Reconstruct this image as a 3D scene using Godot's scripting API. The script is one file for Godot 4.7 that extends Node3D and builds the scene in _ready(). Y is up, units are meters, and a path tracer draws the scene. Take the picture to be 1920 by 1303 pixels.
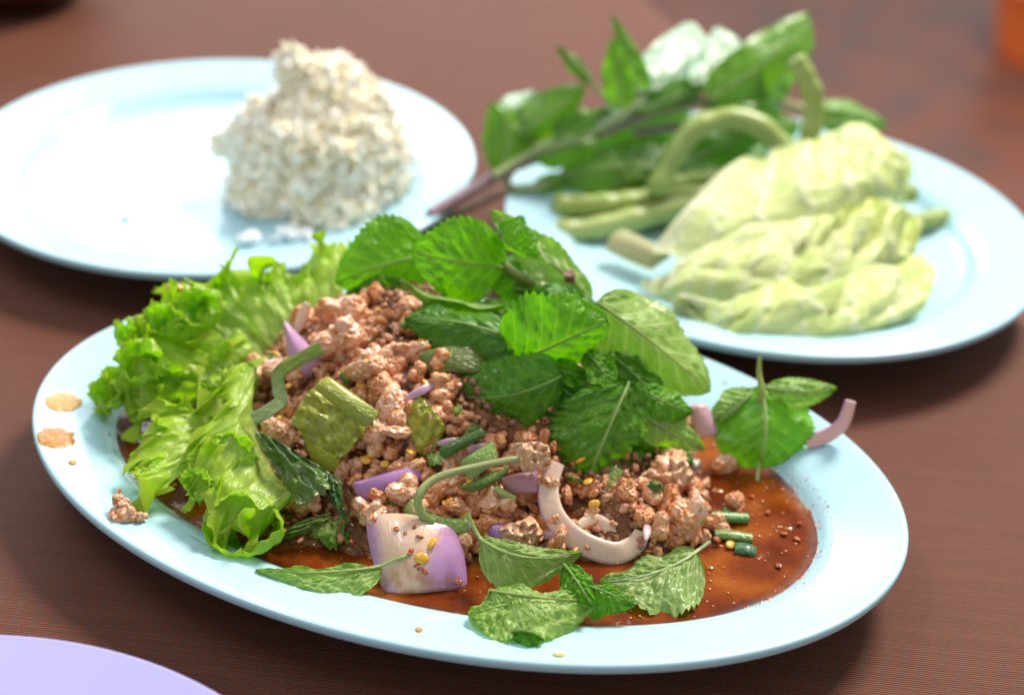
extends Node3D
# Spicy minced pork salad on an oval plate, with a plate of sticky rice and a plate of raw vegetables behind it.
# Units are metres; the origin is the table top under the middle of the oval plate. +x right, -z away from the camera.

const FOCAL := 2700.0                      # focal length of the photograph in its own pixels (1920 wide)
const EYE := Vector3(0.0163, 0.2955, 0.3813)
const PITCH := 0.55342
const ROLL := 0.05851
const PLATE_A := 0.14496
const PLATE_B := 0.09413
const PLATE_TURN := 0.26717
const EDGE_AT := Vector3(0.113, 0.0, -0.473)   # a point on the right-hand table edge
const EDGE_DIR := Vector3(0.33, 0.0, 0.944)

var axr: Vector3
var axu: Vector3
var axf: Vector3
var rng := RandomNumberGenerator.new()
var noise := FastNoiseLite.new()
var cells := FastNoiseLite.new()
var M := {}
var taken := {}

# ------------------------------------------------------------------ setting up

func _ready():
	rng.seed = 7
	noise.seed = 3
	noise.frequency = 1.0
	noise.fractal_octaves = 3
	cells.seed = 5
	cells.noise_type = FastNoiseLite.TYPE_CELLULAR
	cells.frequency = 1.0
	cells.fractal_type = FastNoiseLite.FRACTAL_NONE
	cells.cellular_return_type = FastNoiseLite.RETURN_DISTANCE2_SUB
	var up0 := Vector3(0, cos(PITCH), -sin(PITCH))
	axf = Vector3(0, -sin(PITCH), -cos(PITCH))
	axr = Vector3(cos(ROLL), 0, 0) + up0 * sin(ROLL)
	axu = Vector3(-sin(ROLL), 0, 0) + up0 * cos(ROLL)
	var cam := Camera3D.new()
	cam.name = "camera"
	add_child(cam)
	var lens := CameraAttributesPhysical.new()
	lens.frustum_focal_length = 50.0
	lens.exposure_aperture = 5.8
	lens.frustum_focus_distance = 0.418
	lens.frustum_near = 0.02
	lens.frustum_far = 60.0
	cam.attributes = lens
	cam.fov = rad_to_deg(2.0 * atan(651.5 / FOCAL))
	cam.far = 60.0
	cam.transform = Transform3D(Basis(axr, axu, -axf), EYE)
	cam.current = true

	var env := Environment.new()
	env.background_mode = Environment.BG_COLOR
	env.background_color = Color(0.87, 0.875, 0.88)
	env.background_energy_multiplier = 0.60
	env.tonemap_mode = Environment.TONE_MAPPER_LINEAR
	env.tonemap_exposure = 1.14
	env.sdfgi_enabled = true
	env.ssao_enabled = true
	env.ssil_enabled = true
	var we := WorldEnvironment.new()
	we.name = "world_environment"
	we.environment = env
	add_child(we)
	area_light("unseen_key_light", Vector3(0.85, 1.65, -1.25), Vector2(0.6, 0.5), 7.0, Color(1.0, 0.97, 0.92))  # out of view at the back right, casts shadows to the front left
	area_light("unseen_back_light", Vector3(-0.7, 1.4, -2.8), Vector2(1.8, 1.0), 3.0, Color(0.93, 0.97, 1.0))  # out of view at the back, whitens the rice plate by reflection
	area_light("unseen_strip_light", Vector3(-0.75, 1.7, -0.2), Vector2(1.2, 0.1), 0.8, Color(0.95, 0.98, 1.0))  # out of view on the left, placed for streak reflections on the plates

	make_materials()
	build_setting()
	build_plates()
	build_front_dish()
	build_lettuce()
	build_mint()
	build_onion_and_herbs()
	build_rice()
	build_vegetables()
	build_small_things()


func area_light(called: String, where: Vector3, size: Vector2, energy: float, c: Color):
	var l := AreaLight3D.new()
	l.name = called
	l.area_size = size
	l.light_energy = energy
	l.light_color = c
	l.shadow_enabled = true
	l.set("area_range", 8.0)
	add_child(l)
	l.transform = Transform3D(Basis(), where).looking_at(Vector3(0, 0.02, -0.05), Vector3.UP)


# ------------------------------------------------------------------ placing

func at(px: float, py: float, mm: float) -> Vector3:      # the point at that height (millimetres above the cloth) seen at a pixel of the photograph
	var d := axf + axr * ((px - 960.0) / FOCAL) - axu * ((py - 651.5) / FOCAL)
	return EYE + d * ((mm * 0.001 - EYE.y) / d.y)


func at_z(px: float, py: float, z: float) -> Vector3:        # the same, where the line of sight meets an upright plane
	var d := axf + axr * ((px - 960.0) / FOCAL) - axu * ((py - 651.5) / FOCAL)
	return EYE + d * ((z - EYE.z) / d.z)


func seen_at(p: Vector3) -> Vector2:
	var q := p - EYE
	var z := q.dot(axf)
	return Vector2(960.0 + FOCAL * q.dot(axr) / z, 651.5 - FOCAL * q.dot(axu) / z)


func dome(x: float, z: float, cx: float, cz: float, rx: float, rz: float, h: float, p: float) -> float:
	var q := Vector2((x - cx) / rx, (z - cz) / rz).length()
	return h * exp(-pow(q, p))


func hill(x: float, z: float) -> float:                   # height of the heap of minced pork, metres
	var h := 0.0085
	h += dome(x, z, -0.014, -0.023, 0.062, 0.053, 0.0445, 2.6)
	h += dome(x, z, -0.036, -0.048, 0.026, 0.020, 0.008, 2.2)
	h += dome(x, z, 0.058, 0.026, 0.020, 0.014, 0.0105, 2.2)
	h += dome(x, z, 0.040, -0.010, 0.035, 0.030, 0.012, 2.0)
	h += 0.0016 * noise.get_noise_2d(x * 60.0, z * 60.0)
	return h


func on_hill(px: float, py: float, lift: float) -> Vector3:
	var a := at(px, py, 75.0)
	var d := (a - EYE).normalized()
	for i in 170:
		if a.y < hill(a.x, a.z) + lift * 0.001:
			break
		a += d * 0.0008
	return a


func plate_frame(x: float, z: float) -> Vector2:
	return Vector2(x * cos(PLATE_TURN) + z * sin(PLATE_TURN), -x * sin(PLATE_TURN) + z * cos(PLATE_TURN))


func plate_height(x: float, z: float) -> float:           # top of the oval plate
	var q := plate_frame(x, z)
	var lo := 0.0
	var hi := 0.06
	for i in 18:
		var d := (lo + hi) * 0.5
		if Vector2(q.x / (PLATE_A - d), q.y / (PLATE_B - d)).length() < 1.0:
			lo = d
		else:
			hi = d
	var pr := [[0.0, 20.4], [1.2, 21.5], [4.0, 21.0], [14.0, 18.6], [21.0, 16.4], [24.5, 13.6], [28.0, 10.6], [34.0, 8.9], [60.0, 8.0]]
	var mm := lo * 1000.0
	for i in pr.size() - 1:
		if mm <= pr[i + 1][0]:
			return lerpf(pr[i][1], pr[i + 1][1], (mm - pr[i][0]) / (pr[i + 1][0] - pr[i][0])) * 0.001
	return 0.008


func on_plate(px: float, py: float, lift := 0.0) -> Vector3:
	var p := at(px, py, 15.0)
	for i in 6:
		p = at(px, py, (plate_height(p.x, p.z)) * 1000.0 + lift)
	return p


# ------------------------------------------------------------------ naming

func numbered(called: String) -> String:
	var n: int = taken.get(called, 0)
	taken[called] = n + 1
	return called if n == 0 else "%s_%03d" % [called, n]


func thing(called: String, label: String, category: String, where := Vector3.ZERO, group := "") -> Node3D:
	var o := Node3D.new()
	o.name = numbered(called)
	add_child(o)
	o.position = where
	tag(o, label, category, group)
	return o


func tag(o: Node3D, label: String, category: String, group := ""):
	o.set_meta("label", label)
	o.set_meta("category", category)
	if group != "":
		o.set_meta("group", group)


func put(called: String, mesh: Mesh, mat: Material, parent: Node = null) -> MeshInstance3D:
	var o := MeshInstance3D.new()
	o.mesh = mesh
	o.material_override = mat
	if parent == null:
		o.name = numbered(called)
		add_child(o)
	else:
		o.name = called
		parent.add_child(o, true)
	return o


# ------------------------------------------------------------------ meshes

func skin(pos: PackedVector3Array, uv: PackedVector2Array, col: PackedColorArray, idx: PackedInt32Array, seam := 0) -> ArrayMesh:
	var nor := PackedVector3Array()
	nor.resize(pos.size())
	for k in range(0, idx.size(), 3):
		var a := idx[k]
		var b := idx[k + 1]
		var c := idx[k + 2]
		var n := (pos[c] - pos[a]).cross(pos[b] - pos[a])
		nor[a] += n
		nor[b] += n
		nor[c] += n
	if seam > 0:                                           # rows of that length whose first and last vertex are the same place
		for k in range(0, pos.size() - seam + 1, seam):
			var n := nor[k] + nor[k + seam - 1]
			nor[k] = n
			nor[k + seam - 1] = n
	for k in nor.size():
		nor[k] = nor[k].normalized() if nor[k].length_squared() > 1e-30 else Vector3.UP
	var arr := []
	arr.resize(Mesh.ARRAY_MAX)
	arr[Mesh.ARRAY_VERTEX] = pos
	arr[Mesh.ARRAY_NORMAL] = nor
	if uv.size() == pos.size():
		arr[Mesh.ARRAY_TEX_UV] = uv
	if col.size() == pos.size():
		arr[Mesh.ARRAY_COLOR] = col
	arr[Mesh.ARRAY_INDEX] = idx
	var m := ArrayMesh.new()
	m.add_surface_from_arrays(Mesh.PRIMITIVE_TRIANGLES, arr)
	return m


func grid_index(nu: int, nv: int) -> PackedInt32Array:    # (nu+1) rows of (nv+1) vertices
	var idx := PackedInt32Array()
	for i in nu:
		for j in nv:
			var a := i * (nv + 1) + j
			var b := a + nv + 1
			idx.append_array([a, b, a + 1, a + 1, b, b + 1])
	return idx


func along(pts: Array, s: float) -> Vector3:               # Catmull-Rom through the points
	var n := pts.size() - 1
	var f := clampf(s, 0.0, 1.0) * n
	var i := mini(int(f), n - 1)
	var t := f - i
	var p0: Vector3 = pts[maxi(i - 1, 0)]
	var p1: Vector3 = pts[i]
	var p2: Vector3 = pts[i + 1]
	var p3: Vector3 = pts[mini(i + 2, n)]
	return p1.cubic_interpolate(p2, p0, p3, t)


# A swept solid: an oval section (half width ra across the given side, half thickness rb) carried along a curve.
# shape.call(s) -> Vector2(ra, rb); tint.call(s, angle) -> Color; side is the direction of the width.
func sweep(pts: Array, shape: Callable, tint: Callable, side := Vector3.ZERO, nu := 28, nv := 12, square := 1.0) -> ArrayMesh:
	var pos := PackedVector3Array()
	var uv := PackedVector2Array()
	var col := PackedColorArray()
	var last := side
	for i in nu + 1:
		var s := float(i) / nu
		var p := along(pts, s)
		var d := (along(pts, minf(s + 0.02, 1.0)) - along(pts, maxf(s - 0.02, 0.0))).normalized()
		if last == Vector3.ZERO:
			last = d.cross(Vector3.UP)
			if last.length() < 0.1:
				last = d.cross(Vector3.RIGHT)
		var x := (last - d * last.dot(d)).normalized()
		if side == axf:                                    # the flat side looks at the camera
			x = d.cross(axf).normalized()
		if side == Vector3.ZERO:
			last = x
		var y := d.cross(x)
		var r: Vector2 = shape.call(s)
		for j in nv + 1:
			var a := TAU * j / nv
			var ca := signf(cos(a)) * pow(absf(cos(a)), square)
			var sa := signf(sin(a)) * pow(absf(sin(a)), square)
			pos.append(p + x * (r.x * ca) + y * (r.y * sa))
			uv.append(Vector2(s, float(j) / nv))
			col.append(tint.call(s, a))
	var idx := grid_index(nu, nv)
	# caps
	for e in 2:
		var row := 0 if e == 0 else nu * (nv + 1)
		var c := Vector3.ZERO
		for j in nv:
			c += pos[row + j]
		var base := pos.size()
		# the seam count relies on full rows, so a cap is a row of its own
		for j in nv + 1:
			pos.append(pos[row + j])
			uv.append(uv[row + j])
			col.append(col[row + j])
		for j in nv + 1:
			pos.append(c / nv)
			uv.append(uv[row])
			col.append(col[row])
		for j in nv:
			if e == 0:
				idx.append_array([base + j, base + j + 1, base + nv + 1 + j])
			else:
				idx.append_array([base + j, base + nv + 1 + j, base + j + 1])
	return skin(pos, uv, col, idx, nv + 1)


func tube(pts: Array, r0: float, r1: float, tint: Color, nu := 24, nv := 8) -> ArrayMesh:
	return sweep(pts, func(s): return Vector2.ONE * lerpf(r0, r1, s), func(_s, _a): return tint, Vector3.ZERO, nu, nv)


var ico_cache := {}

func ico(level: int) -> Array:
	if ico_cache.has(level):
		return ico_cache[level]
	var v: PackedVector3Array
	var f: PackedInt32Array
	if level == 0:
		var t := (1.0 + sqrt(5.0)) / 2.0
		for p in [[-1, t, 0], [1, t, 0], [-1, -t, 0], [1, -t, 0], [0, -1, t], [0, 1, t], [0, -1, -t], [0, 1, -t], [t, 0, -1], [t, 0, 1], [-t, 0, -1], [-t, 0, 1]]:
			v.append(Vector3(p[0], p[1], p[2]).normalized())
		f = PackedInt32Array([0, 5, 11, 0, 1, 5, 0, 7, 1, 0, 10, 7, 0, 11, 10, 1, 9, 5, 5, 4, 11, 11, 2, 10, 10, 6, 7, 7, 8, 1, 3, 4, 9, 3, 2, 4, 3, 6, 2, 3, 8, 6, 3, 9, 8, 4, 5, 9, 2, 11, 4, 6, 10, 2, 8, 7, 6, 9, 1, 8])
	else:
		var low := ico(level - 1)
		v = low[0].duplicate()
		var lf: PackedInt32Array = low[1]
		var mid := {}
		for k in range(0, lf.size(), 3):
			var m := []
			for e in [[0, 1], [1, 2], [2, 0]]:
				var a: int = lf[k + e[0]]
				var b: int = lf[k + e[1]]
				var key := mini(a, b) * 100000 + maxi(a, b)
				if not mid.has(key):
					mid[key] = v.size()
					v.append((v[a] + v[b]).normalized())
				m.append(mid[key])
			f.append_array([lf[k], m[0], m[2], lf[k + 1], m[1], m[0], lf[k + 2], m[2], m[1], m[0], m[1], m[2]])
	ico_cache[level] = [v, f]
	return ico_cache[level]


func blob(level: int, radius: Callable, tint: Callable) -> ArrayMesh:     # a closed lump: radius and colour by direction
	var base := ico(level)
	var pos := PackedVector3Array()
	var col := PackedColorArray()
	for d in base[0]:
		var r: float = radius.call(d)
		pos.append(d * r)
		col.append(tint.call(d, r))
	return skin(pos, PackedVector2Array(), col, base[1])


func crumb(sd: int, level := 4, knobs := 9, flat := false) -> ArrayMesh:                  # a lump of minced pork about 1 across: many small nodules grown together
	var g := RandomNumberGenerator.new()
	g.seed = sd
	var c := []
	var stretch := Vector3(g.randf_range(0.75, 1.25), g.randf_range(0.7, 1.0), g.randf_range(0.75, 1.2))
	if flat:
		stretch = Vector3(1.55, 0.5, 1.05)
	for k in knobs:
		var d := Vector3(g.randfn(), g.randfn(), g.randfn()).normalized()
		c.append([d * stretch * g.randf_range(0.14, 0.36), g.randf_range(0.09, 0.24)])
	c.append([Vector3.ZERO, 0.27])
	var pale := Color(0.80, 0.50, 0.32)
	var pink := Color(0.78, 0.40, 0.25)
	var oil := Color(0.56, 0.20, 0.03)
	var red := Color(0.20, 0.03, 0.01)
	return blob(level, func(d: Vector3):
		var best := 0.0
		var acc := 0.0
		for k in c:
			var q: Vector3 = k[0]
			var b := q.dot(d)
			var disc: float = k[1] * k[1] - (q.length_squared() - b * b)
			if disc > 0.0:
				var r := b + sqrt(disc)
				best = maxf(best, r)
				acc += exp(r * 26.0)
		var r2 := maxf(log(maxf(acc, 1.0)) / 26.0, best)
		return maxf(r2, 0.12) * (1.0 + 0.17 * noise.get_noise_3d(d.x * 3.0 + sd, d.y * 3.0, d.z * 3.0) + 0.05 * noise.get_noise_3d(d.x * 14.0 + sd, d.y * 14.0, d.z * 14.0)),
	func(d: Vector3, r: float):
		var t := noise.get_noise_3d(d.x * 1.6 + sd * 3.1, d.y * 1.6, d.z * 1.6)
		var q := pale.lerp(pink, clampf(0.5 + t * 1.2, 0.0, 1.0))
		var o := noise.get_noise_3d(d.x * 1.5 - sd * 1.7, d.y * 1.5 + 9.0, d.z * 1.5)
		q = q.lerp(oil, clampf(o * 3.2 + 0.12, 0.0, 0.9))
		var s := noise.get_noise_3d(d.x * 9.0 + sd, d.y * 9.0 - 4.0, d.z * 9.0)
		return q.lerp(red, clampf((s - 0.36) * 9.0, 0.0, 0.8)))


# A leaf: midrib from base b to tip t, widest points l and r.
func blade(b: Vector3, t: Vector3, l: Vector3, r: Vector3, o: Dictionary) -> Array:
	var nu: int = o.get("nu", 60)
	var nv: int = o.get("nv", 40)
	var arch: float = o.get("arch", 0.002)
	var cup: float = o.get("cup", -0.0015)
	var wave: float = o.get("wave", 0.0016)
	var quilt: float = o.get("quilt", 0.0010)
	var teeth: float = o.get("teeth", 0.06)
	var blunt: float = o.get("blunt", 0.72)
	var tint: Color = o.get("tint", Color.WHITE)
	var sd: float = o.get("seed", 0.0)
	tint = tint * Color(1.0, 1.0, 0.95)
	var n := (t - b).cross(r - l).normalized()
	if n.dot((EYE - b).normalized() + Vector3(0, 0.6, 0)) < 0.0:
		n = -n
	var m := (l + r) * 0.3 + (b + t) * 0.2 + n * arch
	var ctrl := m * 2.0 - (b + t) * 0.5
	var sl := l - m
	var sr := r - m
	var pos := PackedVector3Array()
	var uv := PackedVector2Array()
	var col := PackedColorArray()
	var rib := []
	for i in nu + 1:
		var u := float(i) / nu
		var c := b.bezier_interpolate(b.lerp(ctrl, 0.667), t.lerp(ctrl, 0.667), t, u)
		if i % 4 == 0:
			rib.append(c)
		var w := pow(maxf(sin(PI * pow(u, 0.78)), 0.0), blunt)
		var saw := fposmod(u * 15.0, 1.0)
		for j in nv + 1:
			var v := 2.0 * j / nv - 1.0
			var av := absf(v)
			var ww := w * (1.0 + teeth * pow(av, 4.0) * (saw - 0.5) * 2.0 * smoothstep(0.1, 0.3, u))
			var s := (sl if v < 0.0 else sr) * (av * ww)
			s += (t - b) * (0.05 * av * ww * (saw * teeth * 6.0 - 0.2))
			var h := quilt * (vein_height(u, v) - 0.5) * smoothstep(0.0, 0.12, 1.0 - av)
			h += cup * av * av * ww + wave * av * av * ww * sin(TAU * 2.3 * u + sd * 2.1 + (1.6 if v > 0.0 else 0.0))
			h += 0.0012 * noise.get_noise_2d(u * 3.0 + sd * 7.0, v * 1.5)
			pos.append(c + s + n * h)
			uv.append(Vector2(u, j / float(nv)))
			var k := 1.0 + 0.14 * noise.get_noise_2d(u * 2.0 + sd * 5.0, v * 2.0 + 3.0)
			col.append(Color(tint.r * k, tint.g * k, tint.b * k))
	return [skin(pos, uv, col, grid_index(nu, nv)), rib, n]


func shifted(m: Array, by: Vector3) -> Array:
	var out := []
	for p in m:
		out.append(p - by)
	return out


# ------------------------------------------------------------------ textures and materials

func vein_height(u: float, v: float) -> float:             # 0 in the veins, about 1 on the quilted fields between them
	var av := absf(v)
	var s := u - 0.40 * av + 0.13 * av * av + (0.05 if v > 0.0 else 0.0)
	var k := s * 7.0
	var fr := k - floorf(k)
	var dv := minf(fr, 1.0 - fr) * 2.0
	var side := 0.35 + 0.65 * pow(clampf(dv * 1.1, 0.0, 1.0), 0.7)
	var mid := clampf(av * 9.0, 0.0, 1.0)
	var c := cells.get_noise_2d(s * 13.0, v * 4.6) + 1.0
	return clampf(mid * side * (0.45 + 0.55 * clampf(c * 1.6, 0.0, 1.0)), 0.0, 1.0)


func leaf_images(size: int, fields: Color, veins: Color, blotch: Color, sharp: float) -> Array:
	var a := PackedByteArray()
	var h := PackedByteArray()
	a.resize(size * size * 3)
	h.resize(size * size)
	for y in size:
		var v := 2.0 * y / size - 1.0
		var av := absf(v)
		for x in size:
			var u := float(x) / size
			var s := u - 0.40 * av + 0.13 * av * av + (0.05 if v > 0.0 else 0.0)
			var k := s * 7.0
			var fr := k - floorf(k)
			var dv := minf(fr, 1.0 - fr)
			var c := cells.get_noise_2d(s * 13.0, v * 4.6) + 1.0
			var line := exp(-pow(dv / 0.085, 2.0)) * (1.0 - 0.4 * av)
			line = maxf(line, exp(-pow(av / 0.055, 2.0)))
			line = maxf(line, 0.4 * exp(-pow(c / 0.10, 2.0)))
			var q := fields.lerp(blotch, clampf(0.4 + 0.7 * noise.get_noise_2d(u * 3.0, v * 1.6), 0.0, 1.0))
			q = q.lerp(veins, line * sharp)
			var o := (y * size + x) * 3
			a[o] = int(clampf(q.r, 0.0, 1.0) * 255.0)
			a[o + 1] = int(clampf(q.g, 0.0, 1.0) * 255.0)
			a[o + 2] = int(clampf(q.b, 0.0, 1.0) * 255.0)
			var side := pow(clampf(dv * 2.3, 0.0, 1.0), 0.7)
			var f := clampf(av * 9.0, 0.0, 1.0) * side * (0.35 + 0.65 * clampf(c * 1.5, 0.0, 1.0))
			h[y * size + x] = int(clampf(f * 0.9 + 0.1 * noise.get_noise_2d(u * 40.0, v * 20.0), 0.0, 1.0) * 255.0)
	return [ImageTexture.create_from_image(Image.create_from_data(size, size, false, Image.FORMAT_RGB8, a)), ImageTexture.create_from_image(Image.create_from_data(size, size, false, Image.FORMAT_L8, h))]


func mat(c: Color, rough: float, o := {}) -> StandardMaterial3D:
	var m := StandardMaterial3D.new()
	m.albedo_color = c
	m.roughness = rough
	m.vertex_color_use_as_albedo = o.get("vertex", true)
	m.cull_mode = BaseMaterial3D.CULL_DISABLED
	m.metallic_specular = o.get("spec", 0.5)
	if o.has("map"):
		m.albedo_texture = o.map
	if o.has("height"):
		m.heightmap_enabled = true
		m.heightmap_texture = o.height
		m.heightmap_scale = o.get("depth", 0.1)
	if o.has("back"):
		m.backlight_enabled = true
		m.backlight = o.back
	if o.has("coat"):
		m.clearcoat_enabled = true
		m.clearcoat = o.coat
		m.clearcoat_roughness = o.get("coat_rough", 0.1)
	if o.has("sss"):
		m.subsurf_scatter_enabled = true
		m.subsurf_scatter_strength = o.sss
	return m


func noise_map(sd: int, freq: float, ramp: Array, size := 256, octaves := 4) -> NoiseTexture2D:
	var f := FastNoiseLite.new()
	f.seed = sd
	f.frequency = freq
	f.fractal_octaves = octaves
	var t := NoiseTexture2D.new()
	t.width = size
	t.height = size
	t.seamless = true
	t.noise = f
	if ramp.size():
		var g := Gradient.new()
		g.offsets = PackedFloat32Array()
		g.colors = PackedColorArray()
		var offs := PackedFloat32Array()
		var cs := PackedColorArray()
		for r in ramp:
			offs.append(r[0])
			cs.append(r[1])
		g.offsets = offs
		g.colors = cs
		t.color_ramp = g
	return t


func triplanar(m: StandardMaterial3D, scale: float, world := false):
	m.uv1_triplanar = true
	m.uv1_world_triplanar = world
	m.uv1_scale = Vector3.ONE * scale


func rgb(r: int, g: int, b: int) -> Color:
	return Color8(r, g, b)


func make_materials():
	M.porks = []
	var top := leaf_images(448, rgb(126, 192, 36), rgb(196, 226, 104), rgb(98, 168, 28), 0.55)
	var under := leaf_images(448, rgb(172, 206, 116), rgb(232, 240, 180), rgb(154, 196, 92), 0.7)
	var basil := leaf_images(256, rgb(126, 172, 66), rgb(186, 208, 130), rgb(100, 150, 50), 0.5)
	var glow := Color(0.88, 1.0, 0.2)
	M.mint_top = mat(Color.WHITE, 0.34, {"map": top[0], "height": top[1], "depth": 0.09, "back": glow, "spec": 0.5, "coat": 0.3, "coat_rough": 0.16})
	M.mint_quilted = mat(Color.WHITE, 0.3, {"map": top[0], "height": top[1], "depth": 0.22, "back": glow, "coat": 0.4, "coat_rough": 0.12})
	M.mint_under = mat(Color.WHITE, 0.40, {"map": under[0], "height": under[1], "depth": -0.09, "back": glow, "spec": 0.5, "coat": 0.3, "coat_rough": 0.16})
	var pale := leaf_images(256, rgb(160, 188, 166), rgb(196, 212, 192), rgb(138, 176, 140), 0.5)
	M.basil_sky_sheen = mat(Color.WHITE, 0.3, {"map": pale[0], "height": pale[1], "depth": 0.03})  # whitish colours paint the sky sheen on these leaves
	M.basil = mat(Color.WHITE, 0.35, {"map": basil[0], "height": basil[1], "depth": 0.03, "back": glow, "spec": 0.5, "coat": 0.3, "coat_rough": 0.16})
	var fine := noise_map(11, 0.03, [], 256, 4)
	M.lettuce = mat(Color.WHITE, 0.34, {"height": fine, "depth": 0.006, "back": Color(0.85, 1.0, 0.25), "spec": 0.5})
	M.lettuce.uv1_scale = Vector3(5, 2, 1)
	M.cabbage = mat(Color.WHITE, 0.45, {"height": fine, "depth": 0.03, "back": Color(0.7, 0.75, 0.4), "spec": 0.5})
	M.cabbage.uv1_scale = Vector3(3, 2, 1)
	M.herb = mat(Color.WHITE, 0.25, {"height": fine, "depth": 0.05, "back": Color(0.5, 0.6, 0.1), "coat": 0.4})
	M.stem = mat(Color.WHITE, 0.35, {"height": fine, "depth": 0.03})
	M.bean = mat(Color.WHITE, 0.38, {"height": fine, "depth": 0.05})
	M.onion = mat(Color.WHITE, 0.22, {"height": fine, "depth": 0.008, "sss": 0.12, "coat": 0.4})
	M.onion.uv1_scale = Vector3(3, 1, 1)
	M.pork = mat(Color.WHITE, 0.42, {"height": fine, "depth": 0.015, "coat": 0.55, "coat_rough": 0.12})
	triplanar(M.pork, 1.5)
	for k in [[1.0, 0.92, 0.80], [0.84, 0.66, 0.50], [1.0, 0.98, 0.96], [0.96, 0.78, 0.56]]:
		var tinted: StandardMaterial3D = M.pork.duplicate()
		tinted.albedo_color = Color(k[0], k[1], k[2]).linear_to_srgb()
		M.porks.append(tinted)
	M.heap = mat(Color.WHITE, 0.3, {"height": fine, "depth": 0.15, "coat": 0.5})
	M.heap.uv1_scale = Vector3(8, 8, 1)
	M.flake = mat(Color.WHITE, 0.25, {"coat": 0.4})
	M.rice = mat(Color.WHITE, 0.4)
	# melamine
	M.mint_plate = mat(rgb(178, 216, 230), 0.17, {"vertex": false, "spec": 0.5})
	M.mint_plate.roughness = 1.0
	M.mint_plate.roughness_texture = noise_map(51, 0.015, [[0.0, Color(0.13, 0.13, 0.13)], [0.5, Color(0.18, 0.18, 0.18)], [1.0, Color(0.34, 0.34, 0.34)]], 512, 6)
	triplanar(M.mint_plate, 6.0)
	M.lilac_plate = mat(rgb(158, 152, 206), 0.3, {"vertex": false, "spec": 0.5})
	# sauce
	var rip := noise_map(21, 0.02, [], 512, 5)
	M.sauce = mat(Color.WHITE, 0.06, {"height": rip, "depth": 0.025, "map": noise_map(22, 0.012, [[0.0, rgb(76, 25, 7)], [0.42, rgb(112, 48, 13)], [0.65, rgb(136, 66, 18)], [1.0, rgb(170, 98, 34)]], 512, 5), "spec": 0.35})
	M.sauce.transparency = BaseMaterial3D.TRANSPARENCY_ALPHA
	M.sauce.uv1_scale = Vector3(1, 1, 1)
	M.stain = mat(Color.WHITE, 0.12, {"coat": 0.5})
	M.drop = mat(Color.WHITE, 0.3, {"spec": 0.4})
	# cloth: fine ribbed weave
	var n := 256
	var ca := PackedByteArray()
	var ch := PackedByteArray()
	ca.resize(n * n * 3)
	ch.resize(n * n)
	var g := RandomNumberGenerator.new()
	g.seed = 44
	var rows := []
	for k in 32:
		rows.append(g.randf_range(0.95, 1.05))
	for y in n:
		var fy := fposmod(y / 8.0, 1.0)
		for x in n:
			var fx := fposmod(x / 8.0 + (0.5 if int(y / 8.0) % 2 == 1 else 0.0), 1.0)
			var rib := sin(PI * fy)
			var bead := 0.55 + 0.45 * sin(PI * fx)
			var hh := rib * bead
			var w: float = (0.62 + 0.62 * hh) * rows[int(y / 8.0)] * g.randf_range(0.85, 1.15)
			ca[(y * n + x) * 3] = int(clampf(105.0 * w, 0, 255))
			ca[(y * n + x) * 3 + 1] = int(clampf(63.0 * w, 0, 255))
			ca[(y * n + x) * 3 + 2] = int(clampf(48.0 * w, 0, 255))
			ch[y * n + x] = int(255.0 * clampf(hh, 0.0, 1.0))
	var ct := ImageTexture.create_from_image(Image.create_from_data(n, n, false, Image.FORMAT_RGB8, ca))
	var cht := ImageTexture.create_from_image(Image.create_from_data(n, n, false, Image.FORMAT_L8, ch))
	M.cloth = mat(Color.WHITE, 0.55, {"map": ct, "height": cht, "depth": 0.025, "spec": 0.32})
	M.wood = mat(rgb(96, 52, 34), 0.4, {"vertex": false})
	M.bowl = mat(rgb(74, 30, 20), 0.25, {"vertex": false})
	M.floor = mat(Color.WHITE, 0.35, {"vertex": false, "map": noise_map(31, 0.012, [[0.0, rgb(96, 74, 68)], [0.45, rgb(120, 78, 66)], [0.62, rgb(136, 76, 56)], [1.0, rgb(110, 92, 88)]], 512, 4)})
	M.orange = mat(rgb(246, 122, 56), 0.35, {"vertex": false})


# ------------------------------------------------------------------ the setting

func lathe(a: float, b: float, rings: Array, n := 128) -> ArrayMesh:       # rings of (half length, half width, height) round the y axis
	var pos := PackedVector3Array()
	var uv := PackedVector2Array()
	for k in rings.size():
		for j in n + 1:
			var t := TAU * j / n
			pos.append(Vector3(rings[k][0] * cos(t), rings[k][2], rings[k][1] * sin(t)))
			uv.append(Vector2(float(j) / n, float(k) / rings.size()))
	var m := grid_index(rings.size() - 1, n)
	return skin(pos, uv, PackedColorArray(), m, n + 1)


func plate_mesh(a: float, b: float, dw: float) -> ArrayMesh:
	var r := []
	for s in [[0.0, 8.0], [0.4, 8.0], [0.7, 8.05], [0.85, 8.35], [0.93, 9.0]]:
		r.append([(a - dw) * s[0], (b - dw) * s[0], s[1] * 0.001])
	for d in [[dw, 10.4], [dw - 0.0015, 11.6], [dw - 0.003, 13.2], [dw - 0.0045, 14.7], [dw - 0.0065, 15.9], [dw - 0.009, 16.8], [dw - 0.014, 18.2], [0.004, 20.9], [0.0022, 21.35], [0.001, 21.5], [0.0003, 21.1], [0.0, 20.3], [0.0001, 18.9], [0.0007, 18.0], [0.002, 17.6], [0.012, 14.6], [dw - 0.006, 11.6], [dw - 0.002, 8.0]]:
		r.append([a - d[0], b - d[0], d[1] * 0.001])
	for s in [[1.0, 5.0], [0.965, 1.2], [0.945, 0.2], [0.92, 0.1], [0.9, 0.5], [0.88, 2.2], [0.5, 2.4], [0.0, 2.4]]:
		r.append([(a - dw) * s[0], (b - dw) * s[0], s[1] * 0.001])
	return lathe(a, b, r, 160)


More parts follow.
